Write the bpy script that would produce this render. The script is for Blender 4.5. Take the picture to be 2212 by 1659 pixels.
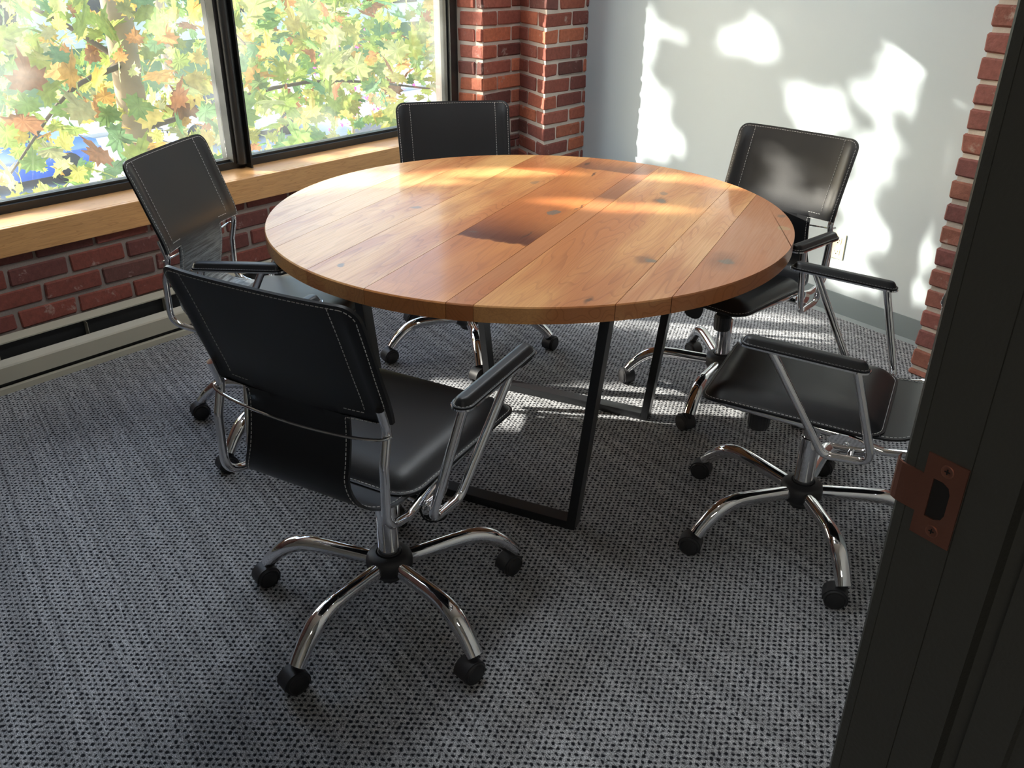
import bpy, bmesh, math, random
import numpy as np
from mathutils import Vector, Matrix
from math import sin, cos, pi, radians, sqrt, atan2

for o in list(bpy.data.objects):
    bpy.data.objects.remove(o, do_unlink=True)
scn = bpy.context.scene
col = scn.collection

# ------------------------------------------------------------------ camera
CAM_H = 1.51734
PITCH, ROLL, FPX = radians(26.9812), radians(0.43478), 1894.936
F_ = Vector((0, cos(PITCH), -sin(PITCH)))
R_ = Vector((1, 0, 0))
U_ = R_.cross(F_)
R2 = cos(ROLL) * R_ + sin(ROLL) * U_
U2 = -sin(ROLL) * R_ + cos(ROLL) * U_
cd = bpy.data.cameras.new('camera')
cam = bpy.data.objects.new('camera', cd)
col.objects.link(cam)
M = Matrix.Identity(4)
for i in range(3):
    M[i][0] = R2[i]; M[i][1] = U2[i]; M[i][2] = -F_[i]
M[2][3] = CAM_H
cam.matrix_world = M
cd.sensor_fit = 'HORIZONTAL'; cd.sensor_width = 36.0
cd.lens = FPX / 2212 * 36.0
cd.clip_start = 0.02; cd.clip_end = 300
scn.camera = cam

# ------------------------------------------------------------------ world, sun, exposure
SUN_AZ, SUN_EL = radians(170.5), radians(24)
SUN = Vector((cos(SUN_EL) * cos(SUN_AZ), cos(SUN_EL) * sin(SUN_AZ), sin(SUN_EL)))
w = bpy.data.worlds.new('sky'); scn.world = w; w.use_nodes = True
nt = w.node_tree; nt.nodes.clear()
wo = nt.nodes.new('ShaderNodeOutputWorld'); bg = nt.nodes.new('ShaderNodeBackground')
sk = nt.nodes.new('ShaderNodeTexSky'); sk.sky_type = 'NISHITA'
sk.sun_disc = False; sk.sun_elevation = SUN_EL; sk.sun_rotation = pi / 2 - SUN_AZ
sk.air_density = 1.2; sk.dust_density = 2.0
nt.links.new(sk.outputs[0], bg.inputs[0]); nt.links.new(bg.outputs[0], wo.inputs[0])
bg.inputs[1].default_value = 1.0
sl = bpy.data.lights.new('sun', 'SUN'); sl.energy = 19.0; sl.angle = radians(0.53); sl.color = (1.0, 0.93, 0.82)
so = bpy.data.objects.new('sun', sl); col.objects.link(so)
so.rotation_euler = SUN.to_track_quat('Z', 'Y').to_euler(); so.location = SUN * 30
scn.view_settings.view_transform = 'Standard'; scn.view_settings.look = 'None'
scn.view_settings.exposure = 0.0; scn.view_settings.gamma = 1.0
scn.view_settings.use_curve_mapping = False
FILL_W = 17.0      # emission strength of the added fill panels (room)
HALL_FILL_W = 26.0      # added hallway fill panel

# ------------------------------------------------------------------ room coordinates
AW, AR = radians(48.9009), radians(127.0429)
UD = Vector((cos(AW), sin(AW), 0)); ND = Vector((-UD.y, UD.x, 0))       # along window wall / outward
VD = Vector((cos(AR), sin(AR), 0)); MD = Vector((VD.y, -VD.x, 0))       # along white wall / outward
def P(u, n, z=0.0): return UD * u + ND * n + Vector((0, 0, z))
def Q(v, m, z=0.0): return VD * v + MD * m + Vector((0, 0, z))
NW = 3.353          # brick face of the window wall
MW = 3.3907         # white wall
CEIL = 2.75
NO0 = 3.74
def ray(px, py):
    return ((px - 1106) * R2 - (py - 829.5) * U2) / FPX + F_
def hit(px, py, n, d):
    r = ray(px, py); o = Vector((0, 0, CAM_H)); t = (d - o.dot(n)) / r.dot(n); return o + r * t

# ------------------------------------------------------------------ material helpers
def newmat(name):
    m = bpy.data.materials.new(name); m.use_nodes = True
    return m, m.node_tree, m.node_tree.nodes['Principled BSDF']
def N(t, kind, **kw):
    n = t.nodes.new(kind)
    for k, v in kw.items():
        if k.startswith('i_'): n.inputs[k[2:].replace('_', ' ')].default_value = v
        else: setattr(n, k, v)
    return n
def L(t, a, b): t.links.new(a, b)
def simple(name, rgb, rough=0.5, metal=0.0, bump=0.0, bscale=200, coat=0.0, var=0.0, spec=0.5):
    m, t, b = newmat(name)
    b.inputs['Base Color'].default_value = (*rgb, 1); b.inputs['Roughness'].default_value = rough
    b.inputs['Metallic'].default_value = metal; b.inputs['Coat Weight'].default_value = coat
    b.inputs['Specular IOR Level'].default_value = spec
    tc = N(t, 'ShaderNodeTexCoord')
    if bump:
        nz = N(t, 'ShaderNodeTexNoise'); nz.inputs['Scale'].default_value = bscale; nz.inputs['Detail'].default_value = 4
        L(t, tc.outputs['Object'], nz.inputs['Vector'])
        bp = N(t, 'ShaderNodeBump'); bp.inputs['Strength'].default_value = bump; bp.inputs['Distance'].default_value = 0.002
        L(t, nz.outputs['Fac'], bp.inputs['Height']); L(t, bp.outputs[0], b.inputs['Normal'])
    if var:
        nz = N(t, 'ShaderNodeTexNoise'); nz.inputs['Scale'].default_value = 6; nz.inputs['Detail'].default_value = 6
        L(t, tc.outputs['Object'], nz.inputs['Vector'])
        mp = N(t, 'ShaderNodeMapRange'); mp.inputs['To Min'].default_value = 1 - var; mp.inputs['To Max'].default_value = 1 + var
        L(t, nz.outputs['Fac'], mp.inputs['Value'])
        mx = N(t, 'ShaderNodeVectorMath', operation='SCALE'); mx.inputs[0].default_value = rgb
        L(t, mp.outputs[0], mx.inputs['Scale']); L(t, mx.outputs[0], b.inputs['Base Color'])
    return m
def math_(t, op, a, b=None, c=None):
    n = N(t, 'ShaderNodeMath', operation=op)
    for i, x in enumerate((a, b, c)):
        if x is None: continue
        if isinstance(x, (int, float)): n.inputs[i].default_value = x
        else: L(t, x, n.inputs[i])
    return n.outputs[0]
def maprange(t, v, a, b, c, d, smooth=False):
    n = N(t, 'ShaderNodeMapRange'); n.interpolation_type = 'SMOOTHSTEP' if smooth else 'LINEAR'
    L(t, v, n.inputs['Value'])
    for k, x in zip(('From Min', 'From Max', 'To Min', 'To Max'), (a, b, c, d)): n.inputs[k].default_value = x
    return n.outputs[0]
def mixc(t, fac, a, b, blend='MIX'):
    n = N(t, 'ShaderNodeMix', data_type='RGBA', blend_type=blend)
    for i, x in ((0, fac), (6, a), (7, b)):
        if isinstance(x, (int, float)): n.inputs[i].default_value = x
        elif isinstance(x, tuple): n.inputs[i].default_value = (*x, 1)
        else: L(t, x, n.inputs[i])
    return n.outputs[2]

MAT = {}
MAT['leather'] = simple('black_leather', (0.011, 0.0115, 0.0135), 0.38, bump=0.12, bscale=900, spec=0.4)
MAT['thread'] = simple('pale_thread', (0.55, 0.55, 0.55), 0.7)
MAT['chrome'] = simple('chrome', (0.80, 0.80, 0.82), 0.045, metal=1.0)
MAT['plastic'] = simple('black_plastic', (0.022, 0.022, 0.025), 0.5, bump=0.05, bscale=600)
MAT['wheel'] = simple('dark_wheel_plastic', (0.018, 0.018, 0.02), 0.55)
MAT['steel_black'] = simple('black_powder_coated_steel', (0.012, 0.013, 0.015), 0.33, bump=0.05, bscale=500)
MAT['frame_black'] = simple('dark_window_frame', (0.017, 0.018, 0.018), 0.38)
MAT['jamb'] = simple('dark_painted_jamb', (0.037, 0.037, 0.032), 0.5, bump=0.25, bscale=260)
MAT['copper'] = simple('worn_copper', (0.30, 0.13, 0.09), 0.38, metal=0.85, bump=0.2, bscale=300, var=0.4)
MAT['hole'] = simple('dark_recess', (0.004, 0.003, 0.003), 0.9)
MAT['heater'] = simple('beige_enamel', (0.42, 0.39, 0.31), 0.42, bump=0.08, bscale=300, var=0.08)
MAT['heater_dark'] = simple('dark_heater_inside', (0.012, 0.012, 0.012), 0.6)
MAT['wall'] = simple('white_wall_paint', (0.51, 0.58, 0.615), 0.75, bump=0.10, bscale=180)
MAT['ceil'] = simple('ceiling_paint', (0.78, 0.78, 0.76), 0.9)
MAT['rubberbase'] = simple('grey_rubber_base', (0.22, 0.27, 0.29), 0.45)
MAT['outlet'] = simple('ivory_plastic', (0.80, 0.72, 0.48), 0.4)
MAT['hall'] = simple('hall_paint', (0.5, 0.48, 0.44), 0.8)

def make_carpet():
    m, t, b = newmat('grey_woven_carpet')
    tc = N(t, 'ShaderNodeTexCoord')
    mp = N(t, 'ShaderNodeMapping'); mp.inputs['Rotation'].default_value = (0, 0, radians(54.5))
    L(t, tc.outputs['Object'], mp.inputs['Vector'])
    nz = N(t, 'ShaderNodeTexNoise'); nz.inputs['Scale'].default_value = 85; nz.inputs['Detail'].default_value = 3
    L(t, mp.outputs[0], nz.inputs['Vector'])
    d1 = N(t, 'ShaderNodeVectorMath', operation='SUBTRACT'); L(t, nz.outputs['Color'], d1.inputs[0]); d1.inputs[1].default_value = (.5, .5, .5)
    d2 = N(t, 'ShaderNodeVectorMath', operation='SCALE'); L(t, d1.outputs[0], d2.inputs[0]); d2.inputs['Scale'].default_value = 0.0085
    d3 = N(t, 'ShaderNodeVectorMath', operation='ADD'); L(t, mp.outputs[0], d3.inputs[0]); L(t, d2.outputs[0], d3.inputs[1])
    sp = N(t, 'ShaderNodeSeparateXYZ'); L(t, d3.outputs[0], sp.inputs[0])
    X = math_(t, 'DIVIDE', sp.outputs[0], 0.0170)     # along rib
    Y = math_(t, 'DIVIDE', sp.outputs[1], 0.0112)     # across ribs
    row = math_(t, 'FLOOR', Y)
    par = math_(t, 'MULTIPLY', math_(t, 'MODULO', math_(t, 'ABSOLUTE', row), 2), 0.5)
    Xs = math_(t, 'ADD', X, par)
    fx = math_(t, 'SUBTRACT', math_(t, 'FRACT', Xs), 0.5)
    fy = math_(t, 'SUBTRACT', math_(t, 'FRACT', Y), 0.5)
    # holes at lattice points, yarn loops between
    dd = math_(t, 'SQRT', math_(t, 'ADD', math_(t, 'MULTIPLY', math_(t, 'POWER', fx, 2), 1.7), math_(t, 'MULTIPLY', math_(t, 'POWER', fy, 2), 1.0)))
    irr = N(t, 'ShaderNodeTexNoise'); irr.inputs['Scale'].default_value = 95; irr.inputs['Detail'].default_value = 2
    L(t, mp.outputs[0], irr.inputs['Vector'])
    dd = math_(t, 'ADD', dd, maprange(t, irr.outputs['Fac'], .3, .7, -.20, .20))
    hole = maprange(t, dd, 0.16, 0.50, 0.0, 1.0, True)
    rib = maprange(t, math_(t, 'ABSOLUTE', fy), 0.30, 0.50, 1.0, 0.70, True)
    fib = N(t, 'ShaderNodeTexNoise'); fib.inputs['Scale'].default_value = 420; fib.inputs['Detail'].default_value = 3
    L(t, mp.outputs[0], fib.inputs['Vector'])
    big = N(t, 'ShaderNodeTexNoise'); big.inputs['Scale'].default_value = 2.2; big.inputs['Detail'].default_value = 4
    L(t, mp.outputs[0], big.inputs['Vector'])
    # row to row tone variation (slightly darker lines)
    wn = N(t, 'ShaderNodeTexWhiteNoise', noise_dimensions='1D'); L(t, row, wn.inputs['W'])
    tone = math_(t, 'MULTIPLY', maprange(t, fib.outputs['Fac'], 0.32, 0.70, 0.25, 1.75), maprange(t, wn.outputs['Value'], 0, 1, 0.78, 1.14))
    tone = math_(t, 'MULTIPLY', tone, maprange(t, big.outputs['Fac'], 0.3, 0.7, 0.9, 1.1)); tone = math_(t, 'MULTIPLY', tone, rib)
    yarn = N(t, 'ShaderNodeVectorMath', operation='SCALE'); yarn.inputs[0].default_value = (0.41, 0.42, 0.445); L(t, tone, yarn.inputs['Scale'])
    base = mixc(t, hole, (0.016, 0.017, 0.022), yarn.outputs[0])
    L(t, base, b.inputs['Base Color'])
    b.inputs['Roughness'].default_value = 0.95; b.inputs['Specular IOR Level'].default_value = 0.15
    h = math_(t, 'ADD', math_(t, 'MULTIPLY', hole, 1.0), math_(t, 'MULTIPLY', fib.outputs['Fac'], 0.5))
    bp = N(t, 'ShaderNodeBump'); bp.inputs['Strength'].default_value = 0.55; bp.inputs['Distance'].default_value = 0.0035
    L(t, h, bp.inputs['Height']); L(t, bp.outputs[0], b.inputs['Normal'])
    return m
MAT['carpet'] = make_carpet()

def attr_mat(name, rough, bump, bscale, speck=None, varamt=0.25):
    m, t, b = newmat(name)
    at = N(t, 'ShaderNodeAttribute'); at.attribute_name = 'Col'
    tc = N(t, 'ShaderNodeTexCoord')
    nz = N(t, 'ShaderNodeTexNoise'); nz.inputs['Scale'].default_value = bscale; nz.inputs['Detail'].default_value = 6; nz.inputs['Roughness'].default_value = 0.65
    L(t, tc.outputs['Object'], nz.inputs['Vector'])
    f = maprange(t, nz.outputs['Fac'], 0.25, 0.75, 1 - varamt, 1 + varamt)
    sc = N(t, 'ShaderNodeVectorMath', operation='SCALE'); L(t, at.outputs['Color'], sc.inputs[0]); L(t, f, sc.inputs['Scale'])
    c = sc.outputs[0]
    if speck:
        n2 = N(t, 'ShaderNodeTexNoise'); n2.inputs['Scale'].default_value = 14; n2.inputs['Detail'].default_value = 8; n2.inputs['Roughness'].default_value = 0.7
        L(t, tc.outputs['Object'], n2.inputs['Vector'])
        k = maprange(t, n2.outputs['Fac'], 0.60, 0.70, 0, 0.75)
        c = mixc(t, k, c, speck)
    L(t, c, b.inputs['Base Color']); b.inputs['Roughness'].default_value = rough
    bp = N(t, 'ShaderNodeBump'); bp.inputs['Strength'].default_value = bump; bp.inputs['Distance'].default_value = 0.004
    L(t, nz.outputs['Fac'], bp.inputs['Height']); L(t, bp.outputs[0], b.inputs['Normal'])
    return m
MAT['brick'] = attr_mat('red_brick', 0.85, 0.7, 55, (0.46, 0.36, 0.31))
MAT['mortar'] = simple('sandy_mortar', (0.56, 0.49, 0.43), 0.95, bump=1.0, bscale=120, var=0.25)

def make_oak():
    m, t, b = newmat('honey_oak_sill')
    tc = N(t, 'ShaderNodeTexCoord'); mp = N(t, 'ShaderNodeMapping'); mp.inputs['Scale'].default_value = (1.6, 14, 22)
    L(t, tc.outputs['Object'], mp.inputs['Vector'])
    nz = N(t, 'ShaderNodeTexNoise'); nz.inputs['Scale'].default_value = 1.3; nz.inputs['Detail'].default_value = 3
    L(t, mp.outputs[0], nz.inputs['Vector'])
    ring = math_(t, 'FRACT', math_(t, 'MULTIPLY', nz.outputs['Fac'], 11))
    ring = maprange(t, ring, 0.0, 0.22, 1, 0, True)
    mp2 = N(t, 'ShaderNodeMapping'); mp2.inputs['Scale'].default_value = (6, 150, 150); L(t, tc.outputs['Object'], mp2.inputs['Vector'])
    n2 = N(t, 'ShaderNodeTexNoise'); n2.inputs['Scale'].default_value = 2; n2.inputs['Detail'].default_value = 4; L(t, mp2.outputs[0], n2.inputs['Vector'])
    c = mixc(t, math_(t, 'MULTIPLY', ring, 0.45), (0.70, 0.38, 0.15), (0.40, 0.17, 0.05))
    c = mixc(t, maprange(t, n2.outputs['Fac'], 0.35, 0.7, 0, 0.35), c, (0.36, 0.17, 0.06))
    L(t, c, b.inputs['Base Color']); b.inputs['Roughness'].default_value = 0.38; b.inputs['Coat Weight'].default_value = 0.15
    return m
MAT['oak'] = make_oak()

def make_tabletop():
    """Reclaimed fir boards; the object's local X runs along the boards, Y across them."""
    m, t, b = newmat('reclaimed_fir_tabletop')
    tc = N(t, 'ShaderNodeTexCoord')
    at = N(t, 'ShaderNodeAttribute'); at.attribute_name = 'Col'
    pid = N(t, 'ShaderNodeAttribute'); pid.attribute_name = 'Pid'
    off = N(t, 'ShaderNodeVectorMath', operation='SCALE'); L(t, pid.outputs['Color'], off.inputs[0]); off.inputs['Scale'].default_value = 37.0
    pos = N(t, 'ShaderNodeVectorMath', operation='ADD'); L(t, tc.outputs['Object'], pos.inputs[0]); L(t, off.outputs[0], pos.inputs[1])
    def noise(sc, scale, detail=3, dist=0.0, rough=.5):
        mp = N(t, 'ShaderNodeMapping'); mp.inputs['Scale'].default_value = sc; L(t, pos.outputs[0], mp.inputs['Vector'])
        n = N(t, 'ShaderNodeTexNoise'); n.inputs['Scale'].default_value = scale; n.inputs['Detail'].default_value = detail
        n.inputs['Distortion'].default_value = dist; n.inputs['Roughness'].default_value = rough
        L(t, mp.outputs[0], n.inputs['Vector']); return n.outputs['Fac']
    cloud = noise((1.2, 5, 5), 1.1, 3)
    rings = noise((0.9, 7, 7), 1.0, 2)
    fine = noise((4, 190, 190), 1.4, 3)
    c = at.outputs['Color']
    c = mixc(t, maprange(t, cloud, 0.40, 0.64, 0, 0.85, True), c, (0.50, 0.17, 0.055), 'MIX')
    rr = math_(t, 'FRACT', math_(t, 'MULTIPLY', rings, 26))
    rr = maprange(t, rr, 0.0, 0.35, 1, 0, True)
    c = mixc(t, math_(t, 'MULTIPLY', rr, maprange(t, cloud, .40, .62, .10, .55)), c, (0.32, 0.10, 0.03))
    c = mixc(t, maprange(t, fine, 0.40, 0.70, 0, 0.32), c, (0.42, 0.17, 0.06))
    sp = N(t, 'ShaderNodeSeparateXYZ'); L(t, tc.outputs['Object'], sp.inputs[0])
    wob = N(t, 'ShaderNodeTexNoise'); wob.inputs['Scale'].default_value = 22; wob.inputs['Detail'].default_value = 4; L(t, tc.outputs['Object'], wob.inputs['Vector'])
    wf = math_(t, 'MULTIPLY', math_(t, 'SUBTRACT', wob.outputs['Fac'], 0.5), 0.06)
    X = math_(t, 'ADD', sp.outputs[0], wf); Y = math_(t, 'ADD', sp.outputs[1], math_(t, 'MULTIPLY', wf, 0.6))
    def box(x0, x1, y0, y1, s):     # soft ended stretch of one board
        a = math_(t, 'MULTIPLY', maprange(t, sp.outputs[1], y0, y0 + .002, 0, 1), maprange(t, sp.outputs[1], y1 - .002, y1, 1, 0))
        e = math_(t, 'MULTIPLY', maprange(t, X, x0, x0 + .012, 0, 1, True), maprange(t, X, x0 + .02, x1, 1, 0, True))
        return math_(t, 'MULTIPLY', math_(t, 'MULTIPLY', a, e), s)
    c = mixc(t, box(-0.30, 0.75, -0.138, 0.088, 0.6), c, (0.45, 0.14, 0.04))
    c = mixc(t, box(-0.75, -0.35, -0.138, 0.088, 0.4), c, (0.50, 0.19, 0.07))
    c = mixc(t, box(-0.32, 0.02, -0.138, 0.088, 0.92), c, (0.16, 0.045, 0.015))
    c = mixc(t, box(-0.33, -0.17, -0.138, 0.088, 0.8), c, (0.10, 0.028, 0.012))
    c = mixc(t, box(0.50, 0.80, 0.088, 0.30, 0.7), c, (0.42, 0.10, 0.03))
    c = mixc(t, box(0.62, 0.82, -0.20, 0.086, 0.7), c, (0.15, 0.06, 0.04))
    c = mixc(t, box(0.25, 0.72, -0.205, -0.14, 0.6), c, (0.20, 0.07, 0.035))
    def knot(kx, ky, rx, ry, rgb, s, hard=0.5):
        nonlocal c
        e = math_(t, 'SQRT', math_(t, 'ADD', math_(t, 'POWER', math_(t, 'DIVIDE', math_(t, 'SUBTRACT', X, kx), rx), 2),
                                   math_(t, 'POWER', math_(t, 'DIVIDE', math_(t, 'SUBTRACT', Y, ky), ry), 2)))
        c = mixc(t, maprange(t, e, hard, 1.0, s, 0, True), c, rgb)
    gray = (0.18, 0.15, 0.115); darkr = (0.16, 0.05, 0.025)
    knot(0.02, -0.08, .035, .022, gray, .9, .85)
    knot(0.31, -0.34, .05, .035, darkr, .6, .2); knot(0.31, -0.345, .022, .018, gray, .85, .5); knot(0.40, -0.33, .022, .016, gray, .6, .5)
    knot(-0.29, -0.47, .055, .035, darkr, .65, .2); knot(-0.29, -0.49, .02, .022, gray, .85, .4)
    knot(-0.21, -0.665, .12, .07, (0.22, 0.09, 0.05), .6, .1); knot(-0.21, -0.675, .030, .024, gray, .85, .5)
    knot(0.17, -0.765, .022, .02, (0.45, 0.30, 0.15), .8, .8); knot(0.30, -0.74, .02, .02, gray, .7, .5)
    knot(-0.12, 0.345, .018, .028, gray, .7, .5); knot(-0.08, 0.24, .16, .05, (0.36, 0.13, 0.05), .45, .1)
    knot(0.14, 0.22, .08, .03, (0.30, 0.12, 0.05), .5, .1); knot(0.35, 0.13, .03, .02, gray, .5, .5)
    knot(-0.64, -0.44, .035, .012, (0.06, 0.03, 0.02), .8, .2); knot(-0.69, 0.24, .014, .012, gray, .8, .4)
    knot(0.70, 0.06, .04, .012, (0.05, 0.03, 0.02), .8, .3); knot(0.55, -0.02, .05, .006, (0.06, 0.03, 0.02), .8, .3)
    knot(-0.24, -0.10, .06, .006, (0.05, 0.02, 0.015), .85, .3); knot(-0.27, 0.06, .015, .02, (0.12, 0.08, 0.06), .8, .3)
    knot(0.12, -0.13, .07, .006, (0.06, 0.03, 0.02), .8, .3)
    L(t, c, b.inputs['Base Color'])
    L(t, maprange(t, fine, .3, .7, .34, .46), b.inputs['Roughness'])
    b.inputs['Coat Weight'].default_value = 0.25; b.inputs['Coat Roughness'].default_value = 0.10; b.inputs['Specular IOR Level'].default_value = 0.4
    bp = N(t, 'ShaderNodeBump'); bp.inputs['Strength'].default_value = 0.10; bp.inputs['Distance'].default_value = 0.001
    L(t, fine, bp.inputs['Height']); L(t, bp.outputs[0], b.inputs['Normal'])
    return m
MAT['top'] = make_tabletop()

def make_glass():
    m = bpy.data.materials.new('dusty_window_glass'); m.use_nodes = True; t = m.node_tree; t.nodes.clear()
    out = N(t, 'ShaderNodeOutputMaterial'); tr = N(t, 'ShaderNodeBsdfTransparent'); gl = N(t, 'ShaderNodeBsdfGlossy'); gl.inputs['Roughness'].default_value = 0.02
    tr.inputs[0].default_value = (0.97, 0.98, 0.975, 1)
    fr = N(t, 'ShaderNodeFresnel'); fr.inputs[0].default_value = 1.45
    m1 = N(t, 'ShaderNodeMixShader'); L(t, math_(t, 'MULTIPLY', fr.outputs[0], 0.35), m1.inputs[0]); L(t, tr.outputs[0], m1.inputs[1]); L(t, gl.outputs[0], m1.inputs[2])
    tl = N(t, 'ShaderNodeBsdfTranslucent'); tl.inputs[0].default_value = (0.9, 0.95, 0.92, 1)
    tc = N(t, 'ShaderNodeTexCoord'); nz = N(t, 'ShaderNodeTexNoise'); nz.inputs['Scale'].default_value = 3.0; nz.inputs['Detail'].default_value = 5
    L(t, tc.outputs['Object'], nz.inputs['Vector'])
    m2 = N(t, 'ShaderNodeMixShader'); L(t, maprange(t, nz.outputs['Fac'], .3, .75, 0.01, 0.05), m2.inputs[0]); L(t, m1.outputs[0], m2.inputs[1]); L(t, tl.outputs[0], m2.inputs[2])
    L(t, m2.outputs[0], out.inputs[0])
    return m
MAT['glass'] = make_glass()

def make_leaf():
    m = bpy.data.materials.new('maple_leaf'); m.use_nodes = True; t = m.node_tree; t.nodes.clear()
    out = N(t, 'ShaderNodeOutputMaterial'); at = N(t, 'ShaderNodeAttribute'); at.attribute_name = 'Col'
    d = N(t, 'ShaderNodeBsdfDiffuse'); tl = N(t, 'ShaderNodeBsdfTranslucent'); mx = N(t, 'ShaderNodeMixShader'); mx.inputs[0].default_value = 0.5
    tc = N(t, 'ShaderNodeTexCoord'); nz = N(t, 'ShaderNodeTexNoise'); nz.inputs['Scale'].default_value = 26; nz.inputs['Detail'].default_value = 4
    L(t, tc.outputs['Object'], nz.inputs['Vector'])
    s = N(t, 'ShaderNodeVectorMath', operation='SCALE'); L(t, at.outputs['Color'], s.inputs[0]); L(t, maprange(t, nz.outputs['Fac'], .3, .7, .75, 1.2), s.inputs['Scale'])
    L(t, s.outputs[0], d.inputs[0]); L(t, s.outputs[0], tl.inputs[0])
    L(t, d.outputs[0], mx.inputs[1]); L(t, tl.outputs[0], mx.inputs[2]); L(t, mx.outputs[0], out.inputs[0])
    return m
MAT['leaf'] = make_leaf()
MAT['bark'] = simple('tan_bark', (0.30, 0.23, 0.15), 0.9, bump=1.0, bscale=30, var=0.35)
MAT['twig'] = simple('grey_twig', (0.10, 0.075, 0.05), 0.9)
MAT['street'] = simple('sunlit_pavement', (0.36, 0.36, 0.35), 0.9, bump=0.3, bscale=40, var=0.15)
MAT['walk'] = simple('concrete_sidewalk', (0.55, 0.54, 0.50), 0.9, var=0.1)
MAT['lawn'] = simple('verge_grass', (0.10, 0.16, 0.04), 0.95, bump=1.0, bscale=20, var=0.4)
MAT['carblue'] = simple('blue_car_paint', (0.03, 0.13, 0.55), 0.25, coat=1.0)
MAT['carwhite'] = simple('white_car_paint', (0.75, 0.76, 0.78), 0.3, coat=1.0)
MAT['cardark'] = simple('dark_car_paint', (0.03, 0.035, 0.04), 0.3, coat=1.0)
MAT['carglass'] = simple('tinted_car_glass', (0.02, 0.025, 0.03), 0.08)
MAT['tyre'] = simple('tyre_rubber', (0.02, 0.02, 0.02), 0.8)
MAT['facade'] = simple('pale_facade', (0.62, 0.60, 0.55), 0.85, var=0.1)
MAT['flower'] = simple('pink_blossom', (0.75, 0.06, 0.25), 0.7)
def emit(name, rgb, s):
    m = bpy.data.materials.new(name); m.use_nodes = True; t = m.node_tree; t.nodes.clear()
    o = N(t, 'ShaderNodeOutputMaterial'); e = N(t, 'ShaderNodeEmission'); e.inputs[0].default_value = (*rgb, 1); e.inputs[1].default_value = s
    L(t, e.outputs[0], o.inputs[0]); return m
MAT['fill_lamp'] = emit('fill_panel_glow', (0.90, 0.96, 1.0), FILL_W)
MAT['fill_lamp_hall'] = emit('hall_fill_panel_glow', (1.0, 0.93, 0.82), HALL_FILL_W)

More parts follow.
